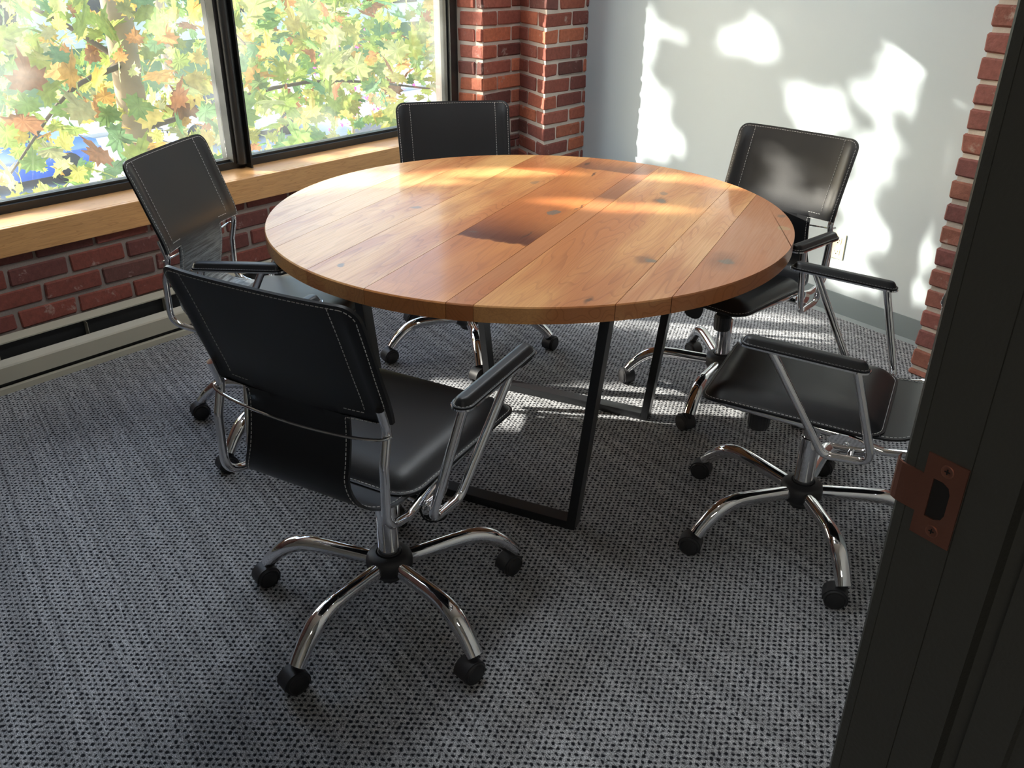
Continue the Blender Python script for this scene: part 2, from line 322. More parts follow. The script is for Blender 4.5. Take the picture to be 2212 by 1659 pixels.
# ------------------------------------------------------------------ mesh helpers
class MB:
    def __init__(s):
        s.v = []; s.f = []; s.mi = []; s.sm = []; s.c = []
    def add(s, verts, faces, mi=0, smooth=False, color=None):
        b = len(s.v); s.v += [tuple(x) for x in verts]
        for f in faces:
            s.f.append(tuple(b + i for i in f)); s.mi.append(mi); s.sm.append(smooth); s.c.append(color)
    def box(s, c, sx, sy, sz, mi=0, mat=None, color=None):
        vs = [Vector((c[0] + a * sx / 2, c[1] + b * sy / 2, c[2] + d * sz / 2)) for a in (-1, 1) for b in (-1, 1) for d in (-1, 1)]
        if mat is not None: vs = [mat @ x for x in vs]
        s.add(vs, [(0, 1, 3, 2), (4, 6, 7, 5), (0, 4, 5, 1), (2, 3, 7, 6), (0, 2, 6, 4), (1, 5, 7, 3)], mi, False, color)
    def hexa(s, p, mi=0, color=None):     # p: 4 bottom (ccw) + 4 top
        s.add(p, [(3, 2, 1, 0), (4, 5, 6, 7), (0, 1, 5, 4), (1, 2, 6, 5), (2, 3, 7, 6), (3, 0, 4, 7)], mi, False, color)
    def prism(s, poly, z0, z1, mi=0):
        n = len(poly)
        vs = [(x, y, z0) for x, y in poly] + [(x, y, z1) for x, y in poly]
        s.add(vs, [tuple(range(n - 1, -1, -1)), tuple(range(n, 2 * n))] + [(i, (i + 1) % n, n + (i + 1) % n, n + i) for i in range(n)], mi)
    def tube(s, pts, r, seg=12, closed=False, mi=0, flat=None, cap=True):
        pts = [Vector(p) for p in pts]; n = len(pts)
        rs = r if isinstance(r, (list, tuple)) else [r] * n
        fl = flat if flat is not None else [1.0] * n
        def tan(i):
            if closed: return (pts[(i + 1) % n] - pts[i - 1]).normalized()
            if i == 0: return (pts[1] - pts[0]).normalized()
            if i == n - 1: return (pts[-1] - pts[-2]).normalized()
            return (pts[i + 1] - pts[i - 1]).normalized()
        t0 = tan(0); up = Vector((0, 0, 1))
        if abs(t0.dot(up)) > .95: up = Vector((0, 1, 0))
        nrm = (up - t0 * up.dot(t0)).normalized()
        vs = []
        for i in range(n):
            t = tan(i); nrm = (nrm - t * nrm.dot(t)).normalized(); bi = t.cross(nrm)
            for k in range(seg):
                a = 2 * pi * k / seg
                vs.append(pts[i] + nrm * (cos(a) * rs[i] * fl[i]) + bi * (sin(a) * rs[i]))
        fs = []
        m = n if closed else n - 1
        for i in range(m):
            j = (i + 1) % n
            for k in range(seg):
                k2 = (k + 1) % seg
                fs.append((i * seg + k, i * seg + k2, j * seg + k2, j * seg + k))
        s.add(vs, fs, mi, True)
        if cap and not closed:
            b = len(s.v) - n * seg
            s.f.append(tuple(b + k for k in range(seg - 1, -1, -1))); s.mi.append(mi); s.sm.append(False); s.c.append(None)
            s.f.append(tuple(b + (n - 1) * seg + k for k in range(seg))); s.mi.append(mi); s.sm.append(False); s.c.append(None)
    def lathe(s, prof, seg=32, mi=0, mat=None, smooth=True):
        vs = []; fs = []
        for (r, z) in prof:
            for k in range(seg):
                a = 2 * pi * k / seg; q = Vector((r * cos(a), r * sin(a), z)); vs.append(mat @ q if mat is not None else q)
        for i in range(len(prof) - 1):
            for k in range(seg):
                k2 = (k + 1) % seg
                fs.append((i * seg + k, i * seg + k2, (i + 1) * seg + k2, (i + 1) * seg + k))
        s.add(vs, fs, mi, smooth)
    def build(s, name, mats, parent=None, loc=None, bevel=0, tris=False):
        me = bpy.data.meshes.new(name)
        me.from_pydata(s.v, [], s.f)
        if not isinstance(mats, (list, tuple)): mats = [mats]
        for m in mats: me.materials.append(m)
        me.polygons.foreach_set('material_index', s.mi)
        me.polygons.foreach_set('use_smooth', s.sm)
        if any(c is not None for c in s.c):
            a = me.color_attributes.new('Col', 'FLOAT_COLOR', 'CORNER'); dat = []
            for f, c in zip(s.f, s.c):
                dat += [*(c or (.5, .5, .5)), 1.0] * len(f)
            a.data.foreach_set('color', dat)
        me.update(); me.validate()
        bm = bmesh.new(); bm.from_mesh(me)
        bmesh.ops.remove_doubles(bm, verts=bm.verts, dist=1e-6) if bevel else None
        bmesh.ops.recalc_face_normals(bm, faces=bm.faces); bm.to_mesh(me); bm.free()
        if any(s.sm): me.set_sharp_from_angle(angle=radians(42))
        o = bpy.data.objects.new(name, me); col.objects.link(o)
        if parent: o.parent = parent
        if loc is not None: o.location = loc
        if bevel:
            md = o.modifiers.new('bevel', 'BEVEL'); md.width = bevel; md.segments = 2; md.limit_method = 'ANGLE'; md.angle_limit = radians(40)
        return o
def empty(name, loc=(0, 0, 0), rz=0.0, parent=None):
    o = bpy.data.objects.new(name, None); o.empty_display_size = 0.1; col.objects.link(o)
    o.location = loc; o.rotation_euler = (0, 0, rz)
    if parent: o.parent = parent
    return o
def tag(o, label=None, cat=None, group=None, kind=None):
    if label: o['label'] = label
    if cat: o['category'] = cat
    if group: o['group'] = group
    if kind: o['kind'] = kind
    return o
def copy_tree(o, parent=None):
    c = o.copy(); col.objects.link(c); c.parent = parent
    for ch in list(o.children):
        copy_tree(ch, c)
    return c
def fillet(pts, r, n=6, closed=False):
    pts = [Vector(p) for p in pts]; out = []
    N_ = len(pts)
    for i, p in enumerate(pts):
        if not closed and i in (0, N_ - 1): out.append(p); continue
        a, b = pts[i - 1], pts[(i + 1) % N_]
        da, db = (a - p), (b - p); rr = r[i] if isinstance(r, (list, tuple)) else r
        ang = da.angle(db); L_ = min(rr / math.tan(ang / 2), da.length * .48, db.length * .48)
        p0 = p + da.normalized() * L_; p1 = p + db.normalized() * L_
        for k in range(n + 1):
            t = k / n; out.append((1 - t) ** 2 * p0 + 2 * t * (1 - t) * p + t * t * p1)
    return out
def spline(pts, n=8):
    pts = [Vector(p) for p in pts]; q = [2 * pts[0] - pts[1]] + pts + [2 * pts[-1] - pts[-2]]; out = []
    for i in range(1, len(q) - 2):
        for k in range(n):
            t = k / n
            out.append(.5 * ((2 * q[i]) + (-q[i - 1] + q[i + 1]) * t + (2 * q[i - 1] - 5 * q[i] + 4 * q[i + 1] - q[i + 2]) * t * t + (-q[i - 1] + 3 * q[i] - 3 * q[i + 1] + q[i + 2]) * t ** 3))
    out.append(pts[-1]); return out
def stitches(mb, pts, nrm, dash=.0065, gap=.0032, w=.0008):
    """thin thread dashes along a polyline; nrm(i) gives the surface normal"""
    pts = [Vector(p) for p in pts]
    cum = [0]
    for i in range(1, len(pts)): cum.append(cum[-1] + (pts[i] - pts[i - 1]).length)
    def at(s):
        s = max(0, min(cum[-1] - 1e-6, s)); i = 0
        lo, hi = 0, len(cum) - 1
        while hi - lo > 1:
            mid = (lo + hi) // 2
            if cum[mid] <= s: lo = mid
            else: hi = mid
        f = (s - cum[lo]) / max(1e-9, cum[hi] - cum[lo]); return pts[lo].lerp(pts[hi], f), lo
    s = 0.0
    while s + dash < cum[-1]:
        a, i = at(s); b, _ = at(s + dash); n = Vector(nrm[i]) if isinstance(nrm, list) else Vector(nrm)
        t = (b - a).normalized(); sd = t.cross(n).normalized() * w; h = n.normalized() * w
        vs = [a - sd, a + sd, b + sd, b - sd, a - sd * .5 + h * 1.6, a + sd * .5 + h * 1.6, b + sd * .5 + h * 1.6, b - sd * .5 + h * 1.6]
        mb.hexa(vs)
        s += dash + gap
rnd = random.Random(7)

# ------------------------------------------------------------------ bricks
def bev_brick(mb, o, a, b, h, bev=.004, jit=.0016, color=(.3, .1, .08), rg=rnd):
    """o: corner, a: length vector, b: depth vector, h: height vector"""
    ax = [Vector(a), Vector(b), Vector(h)]; ln = [x.length for x in ax]; un = [x.normalized() for x in ax]
    vs = []; idx = {}
    for i in (0, 1):
        for j in (0, 1):
            for k in (0, 1):
                c = Vector(o) + ax[0] * i + ax[1] * j + ax[2] * k
                c += Vector((rg.uniform(-jit, jit), rg.uniform(-jit, jit), rg.uniform(-jit, jit)))
                s = (1 if i == 0 else -1, 1 if j == 0 else -1, 1 if k == 0 else -1)
                bv = bev * rg.uniform(.7, 1.7)
                for f in range(3):      # vert on the face perpendicular to axis f
                    q = c.copy()
                    for g in range(3):
                        if g != f: q += un[g] * s[g] * bv
                    idx[(i, j, k, f)] = len(vs); vs.append(q)
    F = []
    I = lambda i, j, k, f: idx[(i, j, k, f)]
    for i in (0, 1): F.append([I(i, 0, 0, 0), I(i, 1, 0, 0), I(i, 1, 1, 0), I(i, 0, 1, 0)])
    for j in (0, 1): F.append([I(0, j, 0, 1), I(1, j, 0, 1), I(1, j, 1, 1), I(0, j, 1, 1)])
    for k in (0, 1): F.append([I(0, 0, k, 2), I(1, 0, k, 2), I(1, 1, k, 2), I(0, 1, k, 2)])
    for i in (0, 1):
        for j in (0, 1): F.append([I(i, j, 0, 0), I(i, j, 0, 1), I(i, j, 1, 1), I(i, j, 1, 0)])
        for k in (0, 1): F.append([I(i, 0, k, 0), I(i, 0, k, 2), I(i, 1, k, 2), I(i, 1, k, 0)])
    for j in (0, 1):
        for k in (0, 1): F.append([I(0, j, k, 1), I(0, j, k, 2), I(1, j, k, 2), I(1, j, k, 1)])
    for i in (0, 1):
        for j in (0, 1):
            for k in (0, 1): F.append([I(i, j, k, 0), I(i, j, k, 1), I(i, j, k, 2)])
    mb.add(vs, F, 0, False, color)
CR, BH, BL, JT, Z0 = .082, .0645, .212, .013, -.0425
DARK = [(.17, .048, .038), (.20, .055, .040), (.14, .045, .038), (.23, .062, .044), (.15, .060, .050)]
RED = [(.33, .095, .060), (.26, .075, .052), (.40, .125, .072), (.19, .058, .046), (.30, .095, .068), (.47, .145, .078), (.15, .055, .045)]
def pick(pal):
    c = rnd.choice(pal); k = rnd.uniform(.85, 1.15); return tuple(x * k for x in c)
def brick_run(mb, p0, d, inn, length, zlo, zhi, pal, depth=.09, phase=0.0, ends=(0, 0)):
    """plain running-bond face; p0 start, d unit along, inn unit into the wall"""
    k = 0; z = Z0
    while z < zhi:
        lo, hi = max(z, zlo), min(z + BH, zhi)
        if hi - lo > .012:
            s = -((k % 2) * .5 * (BL + JT)) - phase
            while s < length:
                a, b = max(s, 0), min(s + BL, length)
                if b - a > .02:
                    pr = rnd.uniform(-.0025, .0025)
                    bev_brick(mb, Vector(p0) + Vector(d) * a - Vector(inn) * pr + Vector((0, 0, lo)), Vector(d) * (b - a), Vector(inn) * depth, (0, 0, hi - lo), color=pick(pal), jit=.0022)
                s += BL + JT
        z += CR; k += 1
def column(mb, corner, da, la, db, lb, zlo, zhi, pal):
    """outside corner: faces run from corner along da (length la) and db (length lb)"""
    da, db = Vector(da), Vector(db); k = 0; z = Z0; W = .10
    while z < zhi:
        lo, hi = max(z, zlo), min(z + BH, zhi)
        if hi - lo > .012:
            for (e, le, g, lg, first) in ((da, la, db, lb, k % 2 == 0), (db, lb, da, la, k % 2 == 1)):
                s = 0 if first else W + JT
                while s < le:
                    b = min(s + BL, le)
                    if b - s > .02:
                        bev_brick(mb, Vector(corner) + e * s + Vector((0, 0, lo)), e * (b - s), g * (W if lg > W else lg), (0, 0, hi - lo), color=pick(pal), bev=.005, jit=.003)
                    s += BL + JT
        z += CR; k += 1

# ------------------------------------------------------------------ room shell
def quadbox(mb, a, b, t, z0, z1, mi=0):
    """wall slab from a to b (xy), thickness vector t"""
    a, b, t = Vector(a), Vector(b), Vector(t)
    pts = [a, b, b + t, a + t]
    mb.hexa([(p.x, p.y, z0) for p in pts] + [(p.x, p.y, z1) for p in pts], mi)
_a, _b, _c = P(-2.6, NO0), P(4.3, NO0), Q(-2.6, MW + .1)
ROOM = [(-4.45, -3.0), (4.45, -3.0), (4.45, _c.y), (_c.x, _c.y), (_b.x, _b.y), (_a.x, _a.y), (-4.45, _a.y)]
fl = MB(); fl.prism(ROOM, -.25, 0)
floor = fl.build('floor', MAT['carpet']); tag(floor, kind='structure')
cl = MB(); cl.prism(ROOM, CEIL, CEIL + .25)
ceiling = cl.build('ceiling', MAT['ceil']); tag(ceiling, kind='structure')

UL, UR = .72, 3.5726           # window opening at the frame
NF = 3.523                     # frame front plane
NO = 3.76                      # outer face of wall
SILL_Z = .587; HEAD = 2.42
U0 = -2.2                      # far left end of wall
UI, UC, UQ = 3.885, 3.748, 4.108
NK = 3.055
UREV = 3.590
wl = MB()
# brick skins (material 0) and mortar cores (material 1)
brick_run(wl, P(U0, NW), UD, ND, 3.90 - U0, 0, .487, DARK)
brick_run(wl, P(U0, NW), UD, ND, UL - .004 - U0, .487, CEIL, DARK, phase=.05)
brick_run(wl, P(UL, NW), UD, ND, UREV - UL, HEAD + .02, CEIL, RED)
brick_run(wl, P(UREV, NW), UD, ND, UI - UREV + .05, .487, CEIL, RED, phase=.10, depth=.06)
dr = (P(UR, NF) - P(UREV, NW)); lr = dr.length; dr = dr / lr; dn = Vector((-dr.y, dr.x, 0))
if dn.dot(UD) < 0: dn = -dn
brick_run(wl, P(UREV, NW) + dr * .004, dr, dn, lr - .004, .587, HEAD + .05, RED, depth=.045, phase=.06)
g = .008
quadbox(wl, P(U0, NW + g), P(4.3, NW + g), ND * (NO - NW - g), 0, .52, 2)
quadbox(wl, P(U0, NW + g), P(UL - .01, NW + g), ND * (NO - NW - g), .52, CEIL, 1)
quadbox(wl, P(UL - .01, NW + g), P(UR + .1, NW + g), ND * (NO - NW - g), HEAD + .02, CEIL, 1)
rv = [P(UREV + g, NW + g), P(4.3, NW + g), P(4.3, NO), P(UR + .06, NO), P(UR + g, NF)]
wl.prism([(p.x, p.y) for p in rv], .52, HEAD + .03, 1)
MAT['mortar_dark'] = simple('old_dark_mortar', (0.26, 0.21, 0.185), 0.95, bump=1.0, bscale=120, var=0.3)
wall_left = wl.build('wall_left', [MAT['brick'], MAT['mortar'], MAT['mortar_dark']]); tag(wall_left, kind='structure')
# brick column in the corner
cm = MB()
K = P(UC, NK); I_ = P(UI, NW); Qc = P(UQ, NK)
dI = (I_ - K); lI = dI.length; dI = dI / lI
column(cm, K, UD, UQ - UC + .03, dI, lI + .02, 0, CEIL, RED)
g2 = .009
kk = K + (UD + dI).normalized() * g2 * 1.2
pp = [kk, P(UQ + .04, NK + g2), P(UQ + .04, NW + .1), I_ + dI * .05 + UD * g2]
cm.prism([(p.x, p.y) for p in pp], 0, CEIL, 1)
col_corner = cm.build('wall_corner_column', [MAT['brick'], MAT['mortar']]); tag(col_corner, kind='structure')
# white wall
wb = MB()
quadbox(wb, Q(-2.7, MW), Q(3.95, MW), MD * .15, 0, CEIL)
wall_back = wb.build('wall_back', MAT['wall']); tag(wall_back, kind='structure')
bb = MB()
pts = [Q(1.4, MW), Q(3.83, MW), Q(3.83, MW - .004), Q(1.4, MW - .004)]
bb.hexa([(p.x, p.y, 0) for p in pts] + [(p.x, p.y, .106) for p in pts])
pts = [Q(1.4, MW - .004), Q(3.83, MW - .004), Q(3.83, MW - .014), Q(1.4, MW - .014)]
p2 = [Q(1.4, MW - .004), Q(3.83, MW - .004), Q(3.83, MW - .0045), Q(1.4, MW - .0045)]
bb.hexa([(p.x, p.y, 0) for p in pts] + [(p.x, p.y, .014) for p in p2])
tag(bb.build('baseboard_back', MAT['rubberbase']), kind='structure')
# right brick pier
rc = MB()
C2 = Q(1.541, 3.115)
column(rc, C2, -VD, .60, MD, .30, 0, CEIL, [(.27, .10, .075), (.24, .085, .07), (.30, .115, .08), (.22, .08, .07)])
a0 = C2 + (-VD + MD).normalized() * .013
pp = [a0, Q(.94, 3.115 + .009), Q(.94, MW), Q(1.541 - .009, MW)]
rc.prism([(p.x, p.y) for p in pp], 0, CEIL, 1)
tag(rc.build('wall_pier', [MAT['brick'], MAT['mortar']]), kind='structure')

# door wall and jamb
AJ = radians(-56); TJ = Vector((cos(AJ), sin(AJ), 0)); NJ = Vector((-TJ.y, TJ.x, 0))      # NJ: from opening into the wall
PJ = Vector((0.3071, 0.5517, 0))
def J(a, d, z=0): return PJ + TJ * a + NJ * d + Vector((0, 0, z))
dj = empty('door_1'); tag(dj, kind='structure')
prof = [(-.0200, .010), (-.0195, .004), (-.0165, .0012), (-.0090, .0006), (-.0086, .0015), (-.0080, 0), (.0318, 0), (.0322, .0012), (.0328, 0),
        (.066, 0), (.068, .010), (.080, .012), (.082, .001), (.112, .001), (.114, .006), (.150, .006), (.150, .11), (.118, .13), (-.0200, .13)]
jm = MB(); jm.prism([(J(a, d).x, J(a, d).y) for a, d in prof], 0, 2.1)
jm.build('jamb', MAT['jamb'], dj)
# strike plate with two screws
sp = MB()
ZT, ZB = 1.1837, 1.1137
def plate_pt(a, z, d=-.0012): return J(a, d, z)
def pl(a0, a1, z0, z1, d0=-.0013, d1=.0006, mi=0):
    p = [J(a0, d0), J(a1, d0), J(a1, d1), J(a0, d1)]
    sp.hexa([(q.x, q.y, z0) for q in p] + [(q.x, q.y, z1) for q in p], mi)
zc = (ZT + ZB) / 2
pl(.0, .0315, zc + .0165, ZT); pl(.0, .0315, ZB, zc - .0165)
pl(.0225, .0315, zc - .0165, zc + .0165); pl(-.012, .008, zc - .0165, zc + .0165)
# rounded inner corners of the latch hole
for sgn in (1, -1):
    q = [(.0225, sgn * .0165), (.0155, sgn * .0165), (.0205, sgn * .0140), (.0225, sgn * .0090)]
    vs = [J(a, -.0013, zc + z) for a, z in q] + [J(a, .0006, zc + z) for a, z in q]
    sp.add(vs, [(0, 1, 2, 3), (4, 5, 6, 7), (0, 1, 5, 4), (1, 2, 6, 5), (2, 3, 7, 6), (3, 0, 4, 7)])
# curved lip wrapping past the edge
lip = [(-.012, -.0013), (-.018, -.0008), (-.0225, .0010), (-.0255, .0045), (-.0268, .009)]
for (a0, d0), (a1, d1) in zip(lip[:-1], lip[1:]):
    p = [J(a0, d0), J(a1, d1), J(a1 + .0005, d1 + .0018), J(a0, d0 + .0018)]
    sp.hexa([(q.x, q.y, zc - .0165) for q in p] + [(q.x, q.y, zc + .0165) for q in p])
hole = MB()
p = [J(.008, -.0001), J(.0226, -.0001), J(.0226, .0004), J(.008, .0004)]
hole.hexa([(q.x, q.y, zc - .0166) for q in p] + [(q.x, q.y, zc + .0166) for q in p])
plate = sp.build('strike_plate', MAT['copper'], dj)
hole.build('latch_hole', MAT['hole'], plate)
for sz in (zc + .0262, zc - .0262):
    sm = MB()
    frame = Matrix((( TJ.x, 0, -NJ.x, 0), (TJ.y, 0, -NJ.y, 0), (0, 1, 0, 0), (0, 0, 0, 1)))
    c0 = J(.0165, -.0013, sz); frame = Matrix.Translation(c0) @ frame
    sm.lathe([(0, .0001), (.0034, .0001), (.0046, .0006), (.0052, .0003), (.0052, -.0003)], 20, mat=frame)
    sm.build('screw', MAT['copper'], plate)
    sl_ = MB(); sl_.box((0, 0, .0003), .0042, .0009, .0004, mat=frame); sl_.box((0, 0, .0003), .0009, .0042, .0004, mat=frame)
    sl_.build('screw_slot', MAT['hole'], plate)
# door wall (room side) to the right of the jamb, and to the left of the opening, and hallway shell
dw = MB()
a = J(.03, .13); b = a + NJ * 2.4
quadbox(dw, a, b, TJ * .10, 0, CEIL)
a = J(.03, -.95); b = a - NJ * 2.6
quadbox(dw, a, b, TJ * .10, 0, CEIL)
quadbox(dw, J(.03, .13), J(.03, -.95), TJ * .10, 2.1, CEIL)
tag(dw.build('wall_right', MAT['hall']), kind='structure')
hw = MB()
quadbox(hw, (-4.4, -2.9, 0), (4.4, -2.9, 0), (0, -.1, 0), 0, CEIL)
quadbox(hw, (-4.4, -2.9, 0), (-4.4, 2.0, 0), (-.1, 0, 0), 0, CEIL)
quadbox(hw, (4.4, -2.9, 0), (4.4, 5.0, 0), (.1, 0, 0), 0, CEIL)
tag(hw.build('wall_front', MAT['hall']), kind='structure')

# ------------------------------------------------------------------ window
win = empty('window_1', (0, 0, 0)); tag(win, kind='structure')
def wbox(mb, u0, u1, n0, n1, z0, z1, mi=0):
    p = [P(u0, n0), P(u1, n0), P(u1, n1), P(u0, n1)]
    mb.hexa([(q.x, q.y, z0) for q in p] + [(q.x, q.y, z1) for q in p], mi)
fm = MB()
wbox(fm, UL - .01, UR, NF, NF + .075, SILL_Z - .012, SILL_Z + .030)
wbox(fm, UL - .01, UR, NF + .020, NF + .065, SILL_Z + .030, SILL_Z + .040)
wbox(fm, UL - .01, UR, NF, NF + .075, HEAD - .05, HEAD + .03)
wbox(fm, UR - .052, UR, NF, NF + .075, SILL_Z + .030, HEAD - .05)
wbox(fm, UR - .062, UR - .052, NF + .020, NF + .065, SILL_Z + .040, HEAD - .05)
wbox(fm, UL - .01, UL + .05, NF, NF + .075, SILL_Z + .030, HEAD - .05)
fm.build('window_frame', MAT['frame_black'], win)
mu = MB()
UM = 2.205
wbox(mu, UM - .072, UM - .008, NF - .012, NF + .075, SILL_Z + .030, HEAD - .05)
wbox(mu, UM - .008, UM, NF - .050, NF + .060, SILL_Z + .001, HEAD - .05)
mu.tube([P(UM - .035, NF - .020, SILL_Z + .022), P(UM - .035, NF - .020, HEAD - .06)], .022, 16)
mu.build('mullion', MAT['frame_black'], win)
for (a, b) in ((UL + .05, UM - .072), (UM, UR - .062)):
    gm = MB(); wbox(gm, a, b, NF + .038, NF + .044, SILL_Z + .040, HEAD - .05)
    gm.build('glass_pane', MAT['glass'], win)
# sill: local x along wall so the grain follows it
def sill_obj(name, u0, u1, n0, n1, z0, z1, bevel):
    mb = MB(); mb.box(((u0 + u1) / 2, (n0 + n1) / 2, (z0 + z1) / 2), u1 - u0, n1 - n0, z1 - z0)
    o = mb.build(name, MAT['oak'], win, bevel=bevel)
    o.rotation_euler = (0, 0, AW); return o
sill_obj('window_sill', UL - .25, UREV + .05, NW - .002, NF + .02, SILL_Z - .022, SILL_Z, .002)
sill_obj('sill_apron', UL - .25, UREV + .18, NW - .022, NW - .002, .485, SILL_Z, .003)

# ------------------------------------------------------------------ baseboard heater
HN = 3.293
ht = empty('baseboard_heater', P(1.5, HN, 0), AW)
tag(ht, 'long beige baseboard heater under the window against the brick wall', 'heater')
def hbox(mb, x0, x1, y0, y1, z0, z1): mb.box(((x0 + x1) / 2, (y0 + y1) / 2, (z0 + z1) / 2), x1 - x0, y1 - y0, z1 - z0)
X0, X1 = -2.6, 2.2
def extr(mb, poly, x0, x1):
    n = len(poly); vs = [(x0, y, z) for y, z in poly] + [(x1, y, z) for y, z in poly]
    mb.add(vs, [tuple(range(n)), tuple(range(2 * n - 1, n - 1, -1))] + [(i, (i + 1) % n, n + (i + 1) % n, n + i) for i in range(n)])
h1 = MB()
extr(h1, [(.000, .042), (.000, .100), (.004, .106), (.022, .124), (.0235, .122), (.006, .103), (.003, .099), (.003, .042)], X0, X1)
h1.build('front_cover', MAT['heater'], ht)
h2 = MB()
extr(h2, [(.050, .178), (.060, .190), (.060, .0), (.057, .0), (.057, .180)], X0, X1)
extr(h2, [(.034, .176), (.034, .181), (.0595, .199), (.0595, .193)], X0, X1)
h2.build('back_panel', MAT['heater'], ht)
h3 = MB(); extr(h3, [(-.004, .000), (-.004, .022), (.002, .025), (.010, .025), (.010, .0)], X0, X1)
h3.build('bottom_rail', MAT['heater'], ht)
h4 = MB(); hbox(h4, X0, X1, .0145, .040, .012, .095); hbox(h4, X0, X1, .050, .0568, .005, .186)  # second slab is a dark sheet added to paint the gap's shade
h4.build('element_and_gap_shade', MAT['heater_dark'], ht)
for xb in [X0 + .4 + .33 * k for k in range(13)]:
    h5 = MB(); hbox(h5, xb, xb + .0015, .020, .050, .096, .172); h5.build('support_bracket', MAT['heater'], ht)
for xe in (X0 - .004, X1):
    h6 = MB(); hbox(h6, xe, xe + .006, -.006, .060, .0, .196); h6.build('end_cap', MAT['heater'], ht, bevel=.001)

# ------------------------------------------------------------------ outlet on the white wall
ot = empty('wall_outlet', Q(2.113, MW, .315), AR - pi / 2 - pi / 2)
tag(ot, 'ivory double power outlet low on the white wall behind the chair by the pier', 'outlet')
# local x along the wall, y into the room handled through explicit points
def obox(mb, v0, v1, d0, d1, z0, z1):
    p = [Q(v0, MW - d0), Q(v1, MW - d0), Q(v1, MW - d1), Q(v0, MW - d1)]
    inv = Matrix.Translation(Q(2.113, MW, .315)) @ Matrix.Rotation(AR - pi, 4, 'Z'); inv = inv.inverted()
    mb.hexa([inv @ Vector((q.x, q.y, z0)) for q in p] + [inv @ Vector((q.x, q.y, z1)) for q in p])
om = MB(); obox(om, 2.078, 2.148, .0, .006, .258, .372); om.build('cover_plate', MAT['outlet'], ot, bevel=.002)
for zc_ in (.290, .340):
    s_ = MB(); obox(s_, 2.097, 2.129, .0055, .0075, zc_ - .014, zc_ + .014); k_ = s_.build('socket', MAT['outlet'], ot)
    for dv, hh in ((-.007, .008), (.007, .007)):
        q_ = MB(); obox(q_, 2.113 + dv - .001, 2.113 + dv + .001, .0070, .0078, zc_ - .002, zc_ - .002 + hh); q_.build('slot', MAT['hole'], k_)
    q_ = MB(); obox(q_, 2.1105, 2.1155, .0070, .0078, zc_ - .011, zc_ - .006); q_.build('slot', MAT['hole'], k_)

# ------------------------------------------------------------------ unseen ceiling panels added as fill light (above the frame)
def fill_lamp(cx, cy, rz, mat, label):
    e = empty('fill_panel', (cx, cy, CEIL), rz); tag(e, label, 'light', 'unseen panels added for fill light')
    f = MB(); f.box((0, 0, -.02), 1.24, .34, .04); f.build('fill_casing', MAT['ceil'], e, bevel=.004)
    d = MB(); d.box((0, 0, -.043), 1.18, .28, .006); d.build('fill_face', mat, e)
fill_lamp(-.3, 2.3, AW, MAT['fill_lamp'], 'unseen fill panel added on the meeting room ceiling nearer the door')
fill_lamp(.35, 3.4, AW, MAT['fill_lamp'], 'unseen fill panel added on the meeting room ceiling nearer the corner')
fill_lamp(-.8, -1.3, 0, MAT['fill_lamp_hall'], 'unseen fill panel added on the hallway ceiling outside the door')

# ------------------------------------------------------------------ round table
TC = Vector((.0489, 2.7413, 0)); TR = .8163; TZ = .74; TT = .043
DA = radians(65.4)
tb = empty('round_table', TC, DA)
tag(tb, 'round reclaimed-wood meeting table on two black steel frame legs', 'table')
# seams in local Y (= -across)
seams = [-.8163, -.617, -.508, -.205, -.138, .088, .300, .490, .615, .8163]
cols = [(.50, .23, .115), (.76, .42, .19), (.72, .36, .13), (.52, .21, .08), (.66, .27, .085), (.76, .40, .145), (.78, .43, .16), (.80, .46, .19), (.82, .50, .23)]
def circ_x(y, r): return sqrt(max(0, r * r - y * y))
me = bpy.data.meshes.new('tabletop'); V = []; Fc = []; Cc = []; Pid = []
for s in range(len(seams) - 1):
    y0, y1 = seams[s], seams[s + 1]; gapw = .0007
    n = 24; top = []
    ya = y0 + (gapw if s > 0 else 0); yb = y1 - (gapw if s < len(seams) - 2 else 0)
    ys = [ya + (yb - ya) * k / n for k in range(n + 1)]
    # board end angle parameterisation for smooth rim
    a0, a1 = math.asin(max(-1, ya / TR)), math.asin(min(1, yb / TR))
    ang = [a0 + (a1 - a0) * k / n for k in range(n + 1)]
    ring = [(TR * cos(a), TR * sin(a)) for a in ang] + [(-TR * cos(a), TR * sin(a)) for a in reversed(ang)]
    rr_ = .0035; k0 = (TR - rr_) / TR
    def layer(z, sc): 
        b = len(V)
        for (x, y) in ring:
            yy = y if (abs(sc - 1) < 1e-9) else y
            V.append((x - (rr_ * (1 - 0)) * (1 if x > 0 else -1) * (1 - sc) , yy, z))
        return b
    b0 = layer(TZ - TT, 1); b1 = layer(TZ - rr_, 1); b2 = layer(TZ - .001, .35); b3 = layer(TZ, 0)
    m_ = len(ring)
    faces = [tuple(b3 + i for i in range(m_)), tuple(b0 + i for i in range(m_ - 1, -1, -1))]
    for A, B in ((b0, b1), (b1, b2), (b2, b3)):
        faces += [(A + i, A + (i + 1) % m_, B + (i + 1) % m_, B + i) for i in range(m_)]
    for f in faces: Fc.append(f); Cc.append(cols[s]); Pid.append(((s * 37 % 11) / 11.0, (s * 17 % 7) / 7.0, s / 9.0))
me.from_pydata(V, [], Fc); me.materials.append(MAT['top'])
ca = me.color_attributes.new('Col', 'FLOAT_COLOR', 'CORNER'); pa = me.color_attributes.new('Pid', 'FLOAT_COLOR', 'CORNER')
d1 = []; d2 = []
for f, c, p in zip(Fc, Cc, Pid): d1 += [*c, 1] * len(f); d2 += [*p, 1] * len(f)
ca.data.foreach_set('color', d1); pa.data.foreach_set('color', d2)
me.update()
o = bpy.data.objects.new('tabletop', me); col.objects.link(o); o.parent = tb
